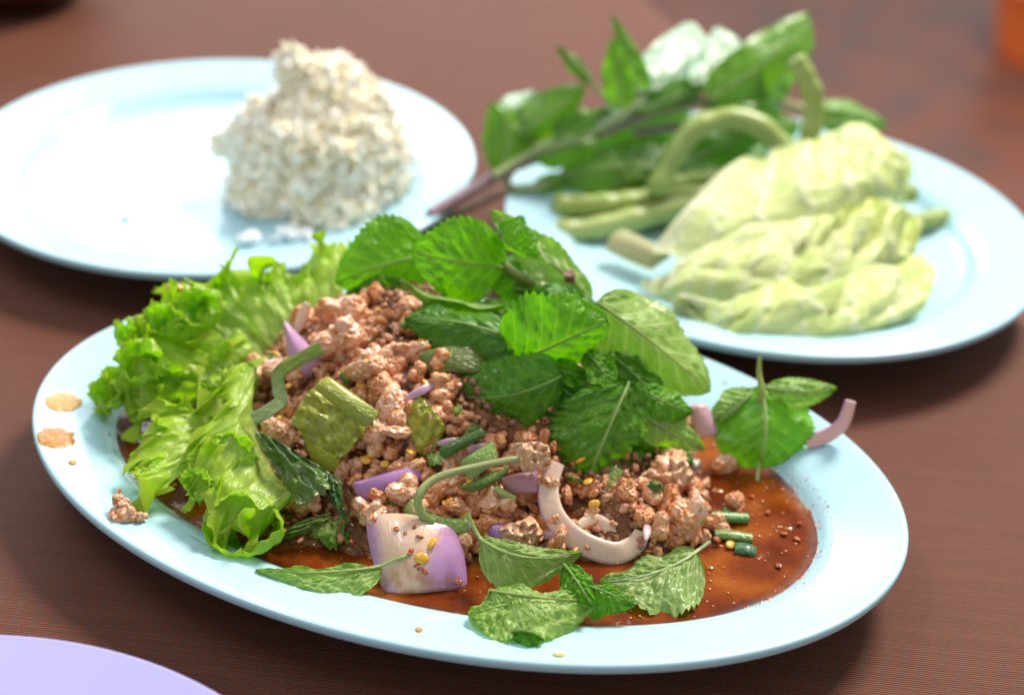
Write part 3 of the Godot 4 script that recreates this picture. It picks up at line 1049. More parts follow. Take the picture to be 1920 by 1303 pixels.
func build_mint():
	var lit := Color(1.25, 1.3, 0.9)  # bright tint paints the light shining through a leaf
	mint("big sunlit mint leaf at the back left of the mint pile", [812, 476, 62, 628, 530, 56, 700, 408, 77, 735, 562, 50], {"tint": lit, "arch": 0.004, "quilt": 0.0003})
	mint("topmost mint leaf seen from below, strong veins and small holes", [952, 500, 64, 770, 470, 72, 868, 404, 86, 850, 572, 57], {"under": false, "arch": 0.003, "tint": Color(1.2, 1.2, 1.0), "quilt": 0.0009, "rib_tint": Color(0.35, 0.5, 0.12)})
	mint("dark mint leaf behind the olive stem, under the long narrow leaf", [1075, 575, 52, 890, 505, 62, 985, 478, 66, 985, 590, 50], {"tint": Color(0.6, 0.72, 0.5), "arch": 0.003})  # tint darkened for the shade behind the stem
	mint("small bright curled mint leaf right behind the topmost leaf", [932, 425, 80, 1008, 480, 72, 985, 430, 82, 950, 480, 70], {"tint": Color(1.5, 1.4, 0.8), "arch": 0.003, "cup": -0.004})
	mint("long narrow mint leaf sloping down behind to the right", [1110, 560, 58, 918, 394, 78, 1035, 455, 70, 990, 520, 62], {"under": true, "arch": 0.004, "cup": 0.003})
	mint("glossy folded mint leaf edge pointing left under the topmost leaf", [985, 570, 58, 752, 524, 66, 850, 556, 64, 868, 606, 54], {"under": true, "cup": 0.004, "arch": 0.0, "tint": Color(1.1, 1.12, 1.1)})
	mint("shaded mint leaf under the glossy folded one", [975, 640, 58, 758, 600, 60, 850, 556, 63, 855, 675, 52], {"tint": Color(0.55, 0.68, 0.45), "arch": 0.004})  # shade of the leaf above is put into the dark tint
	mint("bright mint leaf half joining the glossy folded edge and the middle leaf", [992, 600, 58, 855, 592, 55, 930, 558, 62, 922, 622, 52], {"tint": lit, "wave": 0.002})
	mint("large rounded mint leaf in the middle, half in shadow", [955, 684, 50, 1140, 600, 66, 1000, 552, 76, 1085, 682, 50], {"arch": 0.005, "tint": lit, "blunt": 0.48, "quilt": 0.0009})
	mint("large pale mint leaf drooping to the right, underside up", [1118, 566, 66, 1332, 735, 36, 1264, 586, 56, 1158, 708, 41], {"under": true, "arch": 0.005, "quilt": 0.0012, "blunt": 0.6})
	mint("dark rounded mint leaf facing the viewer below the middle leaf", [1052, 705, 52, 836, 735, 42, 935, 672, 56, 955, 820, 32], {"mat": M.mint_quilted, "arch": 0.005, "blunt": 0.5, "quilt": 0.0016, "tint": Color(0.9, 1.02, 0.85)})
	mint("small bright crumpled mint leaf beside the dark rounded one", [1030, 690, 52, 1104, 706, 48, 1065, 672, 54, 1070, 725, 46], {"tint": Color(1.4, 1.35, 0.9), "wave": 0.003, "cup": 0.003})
	mint("deeply quilted mint leaf hanging down in front on the right", [1180, 716, 50, 1094, 918, 20, 1032, 800, 38, 1208, 815, 34], {"mat": M.mint_quilted, "arch": 0.006, "quilt": 0.0024, "blunt": 0.55, "teeth": 0.12, "tint": Color(1.25, 1.3, 1.6), "rib": 0.0009, "rib_tint": Color(0.34, 0.48, 0.14)})  # tint lifted and cooled to paint a sky sheen
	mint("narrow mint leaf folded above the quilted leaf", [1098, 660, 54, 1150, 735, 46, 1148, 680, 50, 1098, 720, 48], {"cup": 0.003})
	mint("bright mint leaf with light through it behind the quilted one", [1205, 730, 44, 1300, 775, 34, 1268, 730, 42, 1225, 800, 34], {"tint": Color(1.5, 1.4, 0.8), "arch": 0.003})  # bright tint stands for light passing through the leaf
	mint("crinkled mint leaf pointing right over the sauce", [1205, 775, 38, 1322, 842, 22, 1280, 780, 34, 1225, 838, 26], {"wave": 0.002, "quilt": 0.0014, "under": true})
	mint("shadowed mint leaf beneath the crinkled one", [1165, 800, 32, 1300, 872, 18, 1265, 800, 26, 1190, 868, 18], {"tint": Color(0.75, 0.85, 0.7)})  # dark tint carries the shadow of the crinkled leaf
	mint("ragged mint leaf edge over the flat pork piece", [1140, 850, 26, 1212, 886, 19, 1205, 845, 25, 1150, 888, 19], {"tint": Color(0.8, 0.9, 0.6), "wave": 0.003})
	mint("dark mint leaf tucked under the pile at the centre", [1060, 660, 52, 880, 660, 53, 975, 610, 58, 970, 730, 46], {"tint": Color(0.7, 0.8, 0.6)})  # dark tints here and below paint the shade under the pile
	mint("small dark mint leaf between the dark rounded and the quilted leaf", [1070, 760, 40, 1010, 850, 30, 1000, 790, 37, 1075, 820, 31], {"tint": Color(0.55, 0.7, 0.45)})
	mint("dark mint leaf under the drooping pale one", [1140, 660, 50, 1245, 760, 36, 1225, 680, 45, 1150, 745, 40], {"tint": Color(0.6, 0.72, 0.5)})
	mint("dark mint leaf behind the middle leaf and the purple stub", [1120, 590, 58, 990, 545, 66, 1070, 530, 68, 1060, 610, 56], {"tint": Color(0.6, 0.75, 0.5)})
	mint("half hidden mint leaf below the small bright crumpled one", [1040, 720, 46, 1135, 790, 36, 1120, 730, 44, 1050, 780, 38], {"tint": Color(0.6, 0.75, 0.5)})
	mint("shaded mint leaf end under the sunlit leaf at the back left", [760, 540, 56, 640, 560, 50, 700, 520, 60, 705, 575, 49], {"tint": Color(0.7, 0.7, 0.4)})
	# the sprig on the right
	mint("front leaf of the mint sprig standing in the sauce on the right", [1428, 722, 36, 1421, 878, 14, 1336, 818, 22, 1530, 812, 24], {"arch": 0.006, "blunt": 0.5, "quilt": 0.0009, "rib": 0.001, "rib_tint": Color(0.42, 0.55, 0.2), "stem": [1424, 860, 17, 1420, 902, 12.0]})
	mint("right hand leaf of the standing mint sprig, pale and flat", [1438, 726, 37, 1570, 728, 37, 1510, 708, 40, 1500, 768, 31], {"under": true, "arch": 0.002})
	mint("left hand leaf of the standing mint sprig, curled under", [1412, 732, 34, 1334, 790, 26, 1358, 742, 34, 1392, 790, 26], {"under": true, "cup": -0.004})
	var st := put("mint_stalk", tube(shift_to(px([1425, 670, 46, 1424, 700, 41, 1429, 735, 36, 1427, 760, 31]), at(1427, 760, 31)), 0.0006, 0.0016, Color(0.33, 0.40, 0.08), 16, 8), M.stem)
	st.position = at(1427, 760, 31)
	tag(st, "green stem tip rising from the standing mint sprig", "mint stalk")
	# along the front
	mint("long mint leaf lying along the plate's front rim, stem right", [716, 1062, 19, 478, 1068, 19, 600, 1058, 21, 612, 1126, 17.5], {"under": true, "arch": 0.002, "stem": [738, 1050, 20.5, 768, 1042, 21], "rib": 0.0009})
	mint("curved mint leaf beside the purple wedge, underside up", [900, 1010, 25, 1094, 1036, 22, 985, 1018, 27, 965, 1112, 17], {"under": true, "arch": 0.004, "stem": [886, 985, 28, 876, 962, 31], "rib": 0.001})
	mint("broad mint leaf over the plate's front rim, blistered", [918, 1108, 21, 1122, 1128, 20, 1020, 1100, 24, 985, 1206, 21], {"under": true, "arch": 0.004, "quilt": 0.0016, "blunt": 0.55, "tint": Color(1.1, 1.05, 0.8)})
	mint("blistered mint leaf tip reaching left along the front rim", [1010, 1130, 21, 878, 1156, 20, 925, 1105, 20, 950, 1198, 22], {"under": true, "quilt": 0.0014, "tint": Color(1.1, 1.05, 0.8)})
	mint("small bright mint leaf on top of the front leaves", [1058, 1060, 24, 1112, 1140, 23, 1110, 1078, 25, 1058, 1120, 22], {"tint": Color(1.1, 1.3, 1.0), "quilt": 0.0012})
	mint("brightest yellow green mint leaf curling at the front", [1098, 1098, 23, 1190, 1136, 21, 1160, 1090, 24, 1115, 1150, 20], {"tint": Color(1.7, 1.7, 0.8), "cup": -0.004})
	mint("small mint leaf peeping out under the front leaves over the rim", [960, 1185, 22, 1020, 1200, 21.5, 985, 1180, 22, 995, 1210, 21.5], {"tint": Color(0.9, 1.0, 0.8)})
	mint("grey green mint leaf floating in the sauce, veins up", [1308, 1034, 16, 1126, 1092, 14, 1205, 1044, 15.5, 1270, 1152, 14], {"under": true, "arch": 0.002, "quilt": 0.0012, "blunt": 0.55, "tint": Color(1.1, 1.1, 1.2), "stem": [1332, 1016, 17.5], "rib": 0.0009, "rib_tint": Color(0.45, 0.55, 0.28)})
	# stems
	var s1 := at(1030, 545, 58)
	var a := put("mint_stalk", tube(shift_to(px([940, 490, 66, 965, 512, 63, 1000, 532, 60, 1032, 548, 57]), s1), 0.0017, 0.0015, Color(0.20, 0.26, 0.05), 16, 8), M.stem)
	a.position = s1
	tag(a, "olive stem joining the topmost mint leaf to the pile", "mint stalk")
	var s2 := at(1072, 560, 56)
	var c := put("mint_stalk", tube(shift_to(px([1068, 512, 66, 1070, 530, 62, 1072, 562, 56]), s2), 0.0018, 0.0017, Color(0.26, 0.11, 0.10), 12, 10), M.stem)
	c.position = s2
	tag(c, "cut purple brown stem stub standing up behind the middle mint leaf", "mint stalk")
	mint("tattered yellow green mint scrap beside the purple stub", [960, 540, 58, 1060, 545, 58, 1015, 520, 62, 1010, 565, 54], {"tint": Color(1.5, 1.3, 0.7), "wave": 0.003, "teeth": 0.3})


func slab_top(c: Array, thick: float, bulge: float, u: float, v: float) -> Vector3:
	var n: Vector3 = (c[2] - c[0]).cross(c[3] - c[1]).normalized()
	if n.y < 0:
		n = -n
	var a: Vector3 = c[0].lerp(c[1], u)
	var b: Vector3 = c[3].lerp(c[2], u)
	return a.lerp(b, v) + n * (thick * 0.5 + bulge * (1.0 - pow(2.0 * u - 1.0, 2.0)) * (0.4 + 0.6 * (1.0 - pow(2.0 * v - 1.0, 2.0))))


# a flat piece with thickness between four corners, bulging in the middle
func slab(c: Array, thick: float, bulge: float, tint: Callable, nu := 24, nv := 16, waver := 0.0) -> ArrayMesh:
	var n: Vector3 = (c[2] - c[0]).cross(c[3] - c[1]).normalized()
	if n.y < 0:
		n = -n
	var pos := PackedVector3Array()
	var uv := PackedVector2Array()
	var col := PackedColorArray()
	# one closed ring of rows: over the top and back underneath
	var m := nv * 2 + 4
	for i in nu + 1:
		var u := float(i) / nu
		for k in m + 1:
			var up := k <= nv + 1
			var v := clampf((k - 0.5) / nv, 0.0, 1.0) if up else clampf(1.0 - (k - nv - 2.5) / nv, 0.0, 1.0)
			if k == m:
				v = 0.0
				up = true
			var a: Vector3 = c[0].lerp(c[1], u)
			var b: Vector3 = c[3].lerp(c[2], u)
			var ru := 0.5 + (u - 0.5) * sqrt(1.0 - 0.16 * pow(2.0 * v - 1.0, 2.0))
			var rv := 0.5 + (v - 0.5) * sqrt(1.0 - 0.16 * pow(2.0 * u - 1.0, 2.0))
			a = c[0].lerp(c[1], ru)
			b = c[3].lerp(c[2], ru)
			var p := a.lerp(b, rv)
			var dome_ := bulge * (1.0 - pow(2.0 * u - 1.0, 2.0)) * (0.4 + 0.6 * (1.0 - pow(2.0 * v - 1.0, 2.0)))
			var edge := minf(minf(u, 1.0 - u) * 2.0 * nu / 3.0, minf(v, 1.0 - v) * 2.0 * nv / 3.0)
			var th := thick * 0.5 * (0.25 + 0.75 * sqrt(clampf(edge, 0.0, 1.0)))
			p += n * (dome_ + (th if up and k > 0 and k < m else -th if not up else 0.0))
			p += n * (waver * noise.get_noise_2d(u * 3.0 + thick * 900.0, v * 3.0))
			pos.append(p)
			uv.append(Vector2(u, v))
			col.append(tint.call(u, v))
	var idx := grid_index(nu, m)
	return skin(pos, uv, col, idx, m + 1)


func piece(called: String, label: String, category: String, corners: Array, thick: float, bulge: float, tint: Callable, material: Material, group := "", waver := 0.0):
	var c := px(corners)
	var root: Vector3 = (c[0] + c[1] + c[2] + c[3]) * 0.25
	var m := put(called, slab(shift_to(c, root), thick, bulge, tint, 24, 16, waver), material)
	m.position = root
	tag(m, label, category, group)
	return m


func strand(called: String, label: String, category: String, pts: Array, shape: Callable, tint: Callable, material: Material, side := Vector3.ZERO, group := "", nu := 36, nv := 14, square := 1.0):
	var c := px(pts)
	var root: Vector3 = c[c.size() / 2]
	var m := put(called, sweep(shift_to(c, root), shape, tint, side, nu, nv, square), material)
	m.position = root
	tag(m, label, category, group)
	return m


func build_onion_and_herbs():
	var purple := Color(0.30, 0.12, 0.36)
	var lilac := Color(0.50, 0.26, 0.47)
	var cream := Color(0.80, 0.56, 0.42)
	var skin_side := func(_s, a): return cream.lerp(lilac, smoothstep(0.1, 0.75, -sin(a))).lerp(purple, smoothstep(0.6, 1.0, -sin(a)))
	var taper := func(w, t): return func(s): return Vector2(w, t) * (0.35 + 0.65 * pow(maxf(sin(PI * clampf(s, 0.02, 0.98)), 0.0), 0.45))
	var ons := "red onion slices in the salad"
	piece("onion_slice", "pointed lilac onion piece on the upper left of the heap", "onion slice", [532, 596, 54, 540, 604, 54, 620, 690, 42, 545, 728, 36], 0.003, 0.004, func(u, v): return lilac.lerp(Color(0.58, 0.36, 0.56), v), M.onion, ons)
	strand("onion_slice", "thin upright onion sliver behind the pointed lilac piece", "onion slice", [576, 568, 57, 568, 590, 53, 556, 622, 48], taper.call(0.0018, 0.0008), skin_side, M.onion, axf, ons)
	piece("onion_slice", "big purple and cream onion wedge at the front of the heap", "onion slice", [676, 960, 24, 856, 976, 23.5, 884, 1108, 10.5, 716, 1122, 10.5], 0.0022, 0.0055, func(u, v):
		var d: float = absf(u - 0.42 + 0.10 * v - 0.05 * sin(v * 6.0)) - lerpf(0.31, 0.17, smoothstep(0.3, 1.0, v)) * smoothstep(-0.35, 0.12, v) + 0.05 * noise.get_noise_2d(u * 2.0, v * 2.0)
		var stain_: float = clampf(smoothstep(0.72, 1.0, v + 0.25 * noise.get_noise_2d(u * 5.0, v * 5.0)) * 0.75 + 0.9 * noise.get_noise_2d(u * 4.0 + 5.0, v * 4.0) - 0.15, 0.0, 0.7)
		return Color(0.74, 0.48, 0.34).lerp(lilac, smoothstep(-0.09, 0.09, d)).lerp(Color(0.42, 0.15, 0.03), stain_).lerp(purple, smoothstep(0.12, 0.4, d) * 0.5), M.onion, ons)
	strand("onion_slice", "long white onion crescent curving through the heap's right side", "onion slice", [1045, 868, 33, 1028, 915, 28, 1040, 970, 22, 1085, 1015, 17, 1150, 1038, 14.5, 1190, 1022, 15.5, 1203, 998, 18], func(s): return Vector2(0.0037, 0.0013) * (0.5 + 0.5 * pow(maxf(sin(PI * clampf(s, 0.03, 0.97)), 0.0), 0.5)), func(s, a): return cream.lerp(lilac, clampf(smoothstep(0.5, 1.0, -cos(a)) * 0.7 + 0.5 * noise.get_noise_2d(s * 1.5, a * 2.5), 0.0, 0.9)), M.onion, axf, ons, 48, 16, 0.6)
	strand("onion_slice", "small onion curl tucked behind the long crescent", "onion slice", [1085, 985, 20, 1115, 975, 20, 1145, 995, 17, 1160, 1020, 14], func(s): return Vector2(0.0021, 0.0009) * (0.4 + 0.6 * sqrt(maxf(sin(PI * clampf(s, 0.03, 0.97)), 0.0))), func(_s, a): return cream, M.onion, axf, ons)
	strand("onion_slice", "pink onion strip sticking out over the plate's right rim", "onion slice", [1512, 828, 21, 1548, 818, 23, 1580, 795, 28, 1596, 752, 36], func(s): return Vector2(0.0026, 0.0012) * (1.0 - 0.3 * s * s), func(_s, a): return Color(0.66, 0.42, 0.38).lerp(lilac, smoothstep(0.2, 1.0, cos(a))), M.onion, axf, ons, 30, 16, 0.6)
	strand("onion_slice", "slim onion sliver left of the dark rounded mint leaf", "onion slice", [730, 730, 45, 755, 715, 46, 778, 700, 46, 800, 692, 46], taper.call(0.0026, 0.001), func(_s, a): return cream.lerp(lilac, 0.35 + 0.3 * sin(a)), M.onion, axf, ons)
	piece("onion_slice", "purple onion petal under the pork in the heap's hollow", "onion slice", [655, 905, 29, 790, 868, 31, 800, 900, 27, 680, 945, 23], 0.002, 0.002, func(u, v): return lilac.lerp(purple, 0.4 + 0.5 * v), M.onion, ons)
	piece("onion_slice", "shiny purple onion scrap above the curved mint leaf", "onion slice", [905, 975, 22, 960, 985, 21, 962, 1025, 16, 920, 1020, 16], 0.0015, 0.003, func(u, v): return purple.lerp(lilac, u), M.onion, ons)
	piece("onion_slice", "dull onion slice behind the thin green stem", "onion slice", [935, 895, 31, 1010, 880, 31, 1010, 925, 27, 950, 930, 26], 0.002, 0.002, func(u, v): return Color(0.36, 0.17, 0.15).lerp(lilac, u * 0.4), M.onion, ons)
	piece("onion_slice", "blurred pale onion piece left of the standing mint sprig", "onion slice", [1290, 760, 30, 1325, 755, 30, 1350, 815, 22, 1305, 825, 21], 0.002, 0.002, func(u, v): return Color(0.6, 0.36, 0.32).lerp(lilac, u * 0.5), M.onion, ons)
	piece("onion_slice", "cream onion sheet under the drooping pale mint leaf", "onion slice", [1130, 668, 46, 1178, 680, 44, 1235, 745, 36, 1165, 740, 38], 0.002, 0.002, func(u, v): return cream.lerp(Color(0.62, 0.32, 0.16), u), M.onion, ons)
	# green herb pieces
	var olive := Color(0.42, 0.44, 0.02)
	var herbs := "cut green herb pieces in the salad"
	piece("herb_leaf", "broad olive herb leaf piece with a raised central fold", "herb leaf", [536, 792, 40, 605, 706, 50, 708, 782, 42, 640, 868, 32], 0.0007, 0.003, func(u, v):
		var rib := exp(-pow((v - 0.45) / 0.03, 2.0)) + 0.5 * exp(-pow((v - 0.72) / 0.02, 2.0))
		var k := 0.8 + 0.6 * noise.get_noise_2d(u * 5.0, v * 6.0)
		return Color(olive.r * k, olive.g * k, olive.b * k).lerp(Color(0.40, 0.48, 0.10), rib * 0.6), M.herb, herbs, 0.003)
	piece("herb_leaf", "folded upper flap of the broad olive leaf", "herb leaf", [584, 728, 51, 612, 702, 54, 714, 774, 45, 686, 806, 41], 0.0008, 0.0018, func(u, v): return olive.lerp(Color(0.30, 0.38, 0.05), v), M.herb, herbs)
	piece("herb_leaf", "lower flap of the broad olive leaf bending down", "herb leaf", [560, 800, 38, 640, 862, 33, 634, 890, 27, 585, 868, 28], 0.0008, 0.002, func(u, v): return olive, M.herb, herbs)
	piece("herb_leaf", "pointed olive herb leaf piece left of the dark mint leaf", "herb leaf", [785, 735, 48, 840, 800, 40, 800, 868, 30, 745, 800, 38], 0.0006, 0.002, func(u, v): return Color(0.36, 0.38, 0.02).lerp(Color(0.46, 0.46, 0.04), v), M.herb, herbs, 0.002)
	piece("herb_leaf", "dark green folded leaf lying along the nearest lettuce leaf", "herb leaf", [470, 800, 36, 560, 850, 36, 648, 905, 33, 560, 958, 27], 0.0007, 0.003, func(u, v): return Color(0.05, 0.12, 0.015).lerp(Color(0.10, 0.18, 0.02), v), M.herb, herbs, 0.003)
	piece("herb_leaf", "dark leaf edge turned up above the sauce at the front left", "herb leaf", [600, 880, 34, 640, 905, 33, 648, 975, 24, 620, 940, 28], 0.0007, 0.002, func(u, v): return Color(0.05, 0.13, 0.02), M.herb, herbs, 0.002)
	piece("herb_leaf", "light green wet leaf scrap under the dark folded leaf", "herb leaf", [505, 1018, 14, 560, 975, 18, 625, 960, 20, 600, 995, 15], 0.0008, 0.003, func(u, v): return Color(0.20, 0.32, 0.06), M.herb, herbs, 0.003)
	piece("herb_leaf", "bright green cut leaf in the middle of the heap", "herb leaf", [860, 865, 36, 925, 825, 40, 935, 860, 36, 880, 905, 30], 0.001, 0.002, func(u, v): return Color(0.24, 0.40, 0.07).lerp(Color(0.36, 0.50, 0.16), v), M.herb, herbs)
	piece("herb_leaf", "green leaf strip under the thin curved stem", "herb leaf", [855, 915, 30, 960, 870, 33, 945, 895, 30, 885, 925, 27], 0.0007, 0.002, func(u, v): return Color(0.16, 0.28, 0.04), M.herb, herbs)
	piece("herb_leaf", "dark green leaf strip below the dark rounded mint leaf", "herb leaf", [820, 840, 38, 905, 800, 42, 915, 815, 40, 830, 865, 35], 0.0007, 0.002, func(u, v): return Color(0.07, 0.17, 0.02), M.herb, herbs)
	piece("herb_leaf", "shadowed olive leaf beneath the glossy mint leaf", "herb leaf", [780, 660, 55, 905, 640, 55, 912, 700, 50, 805, 700, 50], 0.0007, 0.002, func(u, v): return Color(0.13, 0.18, 0.02), M.herb, herbs)  # olive darkened to hold the shadow of the mint leaf
	piece("herb_leaf", "dark leaf blade right of the long onion crescent", "herb leaf", [1150, 985, 17, 1185, 905, 22, 1225, 915, 20, 1190, 975, 15], 0.0007, 0.002, func(u, v): return Color(0.06, 0.17, 0.02), M.herb, herbs)
	strand("herb_strip", "bent narrow green strip over the lilac onion piece", "herb strip", [602, 652, 56, 560, 674, 53, 524, 698, 50, 522, 730, 45, 526, 752, 42, 500, 772, 40, 472, 786, 38], func(s): return Vector2(0.0021, 0.0005), func(s, a): return Color(0.24, 0.34, 0.04).lerp(Color(0.38, 0.50, 0.18), smoothstep(0.25, 0.5, s)), M.herb, axf, herbs, 60, 16, 0.5)
	strand("herb_stalk", "thin pale green stem curving over the middle of the heap", "herb stalk", [1012, 860, 37, 960, 862, 38, 880, 878, 37, 815, 898, 36, 785, 930, 33, 790, 962, 28, 812, 978, 25], func(s): return Vector2.ONE * lerpf(0.0010, 0.0015, s), func(s, a): return Color(0.36, 0.36, 0.17).lerp(Color(0.24, 0.34, 0.08), s), M.stem, Vector3.ZERO, herbs, 50, 10)
	strand("herb_stalk", "flat green stem end lying above the purple onion wedge", "herb stalk", [765, 948, 26, 800, 975, 25, 840, 988, 23, 878, 985, 23], func(s): return Vector2(0.0026, 0.001), func(s, a): return Color(0.12, 0.24, 0.03).lerp(Color(0.3, 0.42, 0.1), smoothstep(0.2, 1.0, sin(a))), M.herb, axf, herbs)
	strand("herb_stalk", "light green upright stem beside the quilted mint leaf", "herb stalk", [1158, 880, 26, 1142, 920, 22, 1125, 975, 16], func(s): return Vector2(0.0026, 0.0014), func(s, a): return Color(0.27, 0.38, 0.07), M.herb, axf, herbs)
	strand("herb_stalk", "short pale stem bit left of the onion crescent", "herb stalk", [928, 915, 30, 945, 925, 29, 965, 935, 27], func(s): return Vector2.ONE * 0.001, func(s, a): return Color(0.36, 0.46, 0.12), M.stem, Vector3.ZERO, herbs)
	strand("spring_onion", "upper green spring onion piece lying in the sauce", "spring onion", [1335, 968, 14.5, 1368, 970, 14, 1402, 972, 13.2], func(s): return Vector2(0.0020, 0.0016), func(s, a): return Color(0.14, 0.30, 0.06), M.herb, Vector3.ZERO, "spring onion in the sauce")
	strand("spring_onion", "middle spring onion piece with open ends in the sauce", "spring onion", [1340, 1002, 13.4, 1372, 1004, 13.2, 1410, 1010, 12.6], func(s): return Vector2(0.0022, 0.0014), func(s, a): return Color(0.16, 0.27, 0.05), M.herb, Vector3.ZERO, "spring onion in the sauce")
	strand("spring_onion", "dark spring onion end nearest the plate rim", "spring onion", [1378, 1028, 12.6, 1400, 1030, 12.8, 1416, 1036, 12.0], func(s): return Vector2(0.0026, 0.0014), func(s, a): return Color(0.05, 0.16, 0.06), M.herb, Vector3.ZERO, "spring onion in the sauce")


# ------------------------------------------------------------------ rice

func rice_radius(d: Vector3) -> float:
	var r := 0.034
	r *= 1.0 + 0.16 * noise.get_noise_3d(d.x * 1.5, d.y * 1.5, d.z * 1.5) + 0.30 * noise.get_noise_3d(d.x * 3.6, d.y * 3.6, d.z * 3.6)
	return r


func build_rice():
	var c := Vector3(-0.0925, 0.034, -0.2100)
	var t := thing("sticky_rice", "heap of white sticky rice on the round plate behind", "rice", Vector3(c.x, 0.008, c.z))
	var lobes := []
	for q in [[590, 318, -0.21, 1.0, 0.86], [618, 205, -0.214, 0.58, 0.56], [680, 215, -0.212, 0.36, 0.42], [608, 262, -0.208, 0.86, 0.62], [690, 255, -0.21, 0.42, 0.4], [552, 140, -0.212, 0.22, 0.34], [625, 150, -0.216, 0.34, 0.30], [690, 312, -0.21, 0.48, 0.70], [500, 262, -0.205, 0.48, 0.46], [420, 272, -0.203, 0.14, 0.17], [500, 365, -0.195, 0.48, 0.44], [618, 388, -0.19, 0.55, 0.42]]:
		lobes.append([at_z(q[0], q[1], q[2]) - c, Vector3(q[3], q[4], q[3])])
	var grain := blob(1, func(d): return 1.0, func(d, r): return Color.WHITE)
	var mm := MultiMesh.new()
	mm.transform_format = MultiMesh.TRANSFORM_3D
	mm.use_colors = true
	mm.mesh = grain
	var xf := []
	var up := Vector3(0, c.y - 0.008, 0)
	for k in lobes.size():
		var l: Array = lobes[k]
		var m := put("lump", blob(4, func(d): return rice_radius(d + l[0] * 20.0) * 0.95, func(d, r): return Color(0.95, 0.84, 0.56)), M.rice, t)  # core darker and yellower, deepening the holes between grains
		m.position = l[0] + up
		m.scale = l[1]
		var count := int(2300 * l[1].x * l[1].y)
		for i in count:
			var d := Vector3(rng.randfn(), rng.randfn(), rng.randfn()).normalized()
			if d.y < -0.75:
				continue
			var p: Vector3 = d * (rice_radius(d + l[0] * 20.0) * rng.randf_range(0.95, 1.06)) * l[1] + l[0] + up
			if p.y < 0.0012:
				continue
			var a := (Vector3(rng.randfn(), rng.randfn(), rng.randfn()) - d * rng.randfn() * 0.7).normalized()
			var b := a.cross(d).normalized()
			var s := rng.randf_range(0.85, 1.2)
			xf.append([Transform3D(Basis(a * 0.0034 * s, b * 0.0012 * s, a.cross(b) * 0.0012 * s), p), rng.randf()])
	mm.instance_count = xf.size()
	for i in xf.size():
		mm.set_instance_transform(i, xf[i][0])
		mm.set_instance_color(i, Color(0.97, 0.95, 0.89).lerp(Color(0.97, 0.88, 0.66), xf[i][1]))
	var mi := MultiMeshInstance3D.new()
	mi.name = "grains"
	mi.multimesh = mm
	mi.material_override = M.rice
	mi.set_meta("kind", "stuff")
	t.add_child(mi, true)
	# crumbs of rice fallen on the plate
	for q in [[545, 445, 30, "larger clump of rice fallen in front of the heap"], [470, 455, 15, "small clump of rice left of the larger fallen clump"]]:
		var o := thing("rice_clump", q[3], "rice", at(q[0], q[1], 9.0))
		for k in 22:
			var g := put("grain", grain, M.rice, o)
			var a := Vector3(rng.randfn(), rng.randfn() * 0.4, rng.randfn()).normalized()
			var b := a.cross(Vector3.UP).normalized()
			g.transform = Transform3D(Basis(a * 0.0034, b * 0.0011, a.cross(b) * 0.0011), Vector3(rng.randfn() * q[2] * 0.0001, absf(rng.randfn()) * 0.0015 + 0.001, rng.randfn() * q[2] * 0.0001))
	var speck := put("herb_speck", crumb(77, 2, 5), mat(rgb(60, 90, 70), 0.4, {"vertex": false}))
	speck.position = at(235, 412, 9.2)
	speck.scale = Vector3(0.005, 0.002, 0.004)
	tag(speck, "tiny dark green speck on the empty part of the rice plate", "herb speck")


# ------------------------------------------------------------------ raw vegetables

func cabbage_sheet(b: Array, e: Array, o: Dictionary) -> ArrayMesh:
	var nu := 130
	var nv := 36
	var sd: float = o.get("seed", 1.0)
	var bulge: float = o.get("bulge", 0.008)
	var ribs: float = o.get("ribs", 8.0)
	var amp: float = o.get("amp", 0.003)
	var pos := PackedVector3Array()
	var uv := PackedVector2Array()
	var col := PackedColorArray()
	for side in 2:
		for i in nu + 1:
			var s := float(i) / nu
			var p0 := along(b, s)
			var p1 := along(e, s)
			var tang := (along(e, minf(s + 0.02, 1.0)) - along(e, maxf(s - 0.02, 0.0))).normalized()
			var dir := (p1 - p0).normalized()
			var n := tang.cross(dir).normalized()
			if n.dot(Vector3(-0.1, 0.7, 0.6)) < 0.0:
				n = -n
			var ph: float = TAU * o.get("waves", 3.0) * s + sd + 1.5 * noise.get_noise_2d(s * 5.0, sd)
			for j in nv + 1:
				var w := float(j) / nv
				var rib := exp(-pow((fposmod(s * ribs + w * 0.8 + 0.25 * noise.get_noise_2d(s * 3.0, w * 3.0 + sd), 1.0) - 0.5) / 0.09, 2.0))
				var p := p0.lerp(p1, w) + n * (bulge * 4.0 * w * (1.0 - w))
				p += n * (amp * w * w * sin(ph) + 0.0006 * rib + amp * 0.35 * pow(w, 4.0) * sin(ph * 2.9)) + dir * (amp * 0.5 * w * w * cos(ph * 1.7))
				p += n * (0.0025 * noise.get_noise_2d(s * 1.6 + sd, w * 1.0))
				p += n * (-0.0005 if side == 1 else 0.0005)
				pos.append(p)
				uv.append(Vector2(s, w))
				var q := Color(0.90, 0.90, 0.56).lerp(Color(0.76, 0.86, 0.26), w)
				q = q.lerp(o.get("tone", Color(0.66, 0.68, 0.36)), 0.4)
				q = q.lerp(Color(0.90, 0.90, 0.72), rib * 0.85 * (1.0 - 0.4 * w))
				q = q.lerp(Color(0.82, 0.80, 0.66), smoothstep(0.12, 0.0, s) * 0.7)
				col.append(q)
	var idx := grid_index(nu, nv)
	var off := (nu + 1) * (nv + 1)
	var n0 := idx.size()
	for k in range(0, n0, 3):
		idx.append_array([idx[k] + off, idx[k + 2] + off, idx[k + 1] + off])
	for i in nu:                                   # close the rims
		for j in [0, nv]:
			var a: int = i * (nv + 1) + j
			var d := a + nv + 1
			idx.append_array([a, d, a + off, d, d + off, a + off])
	return skin(pos, uv, col, idx)


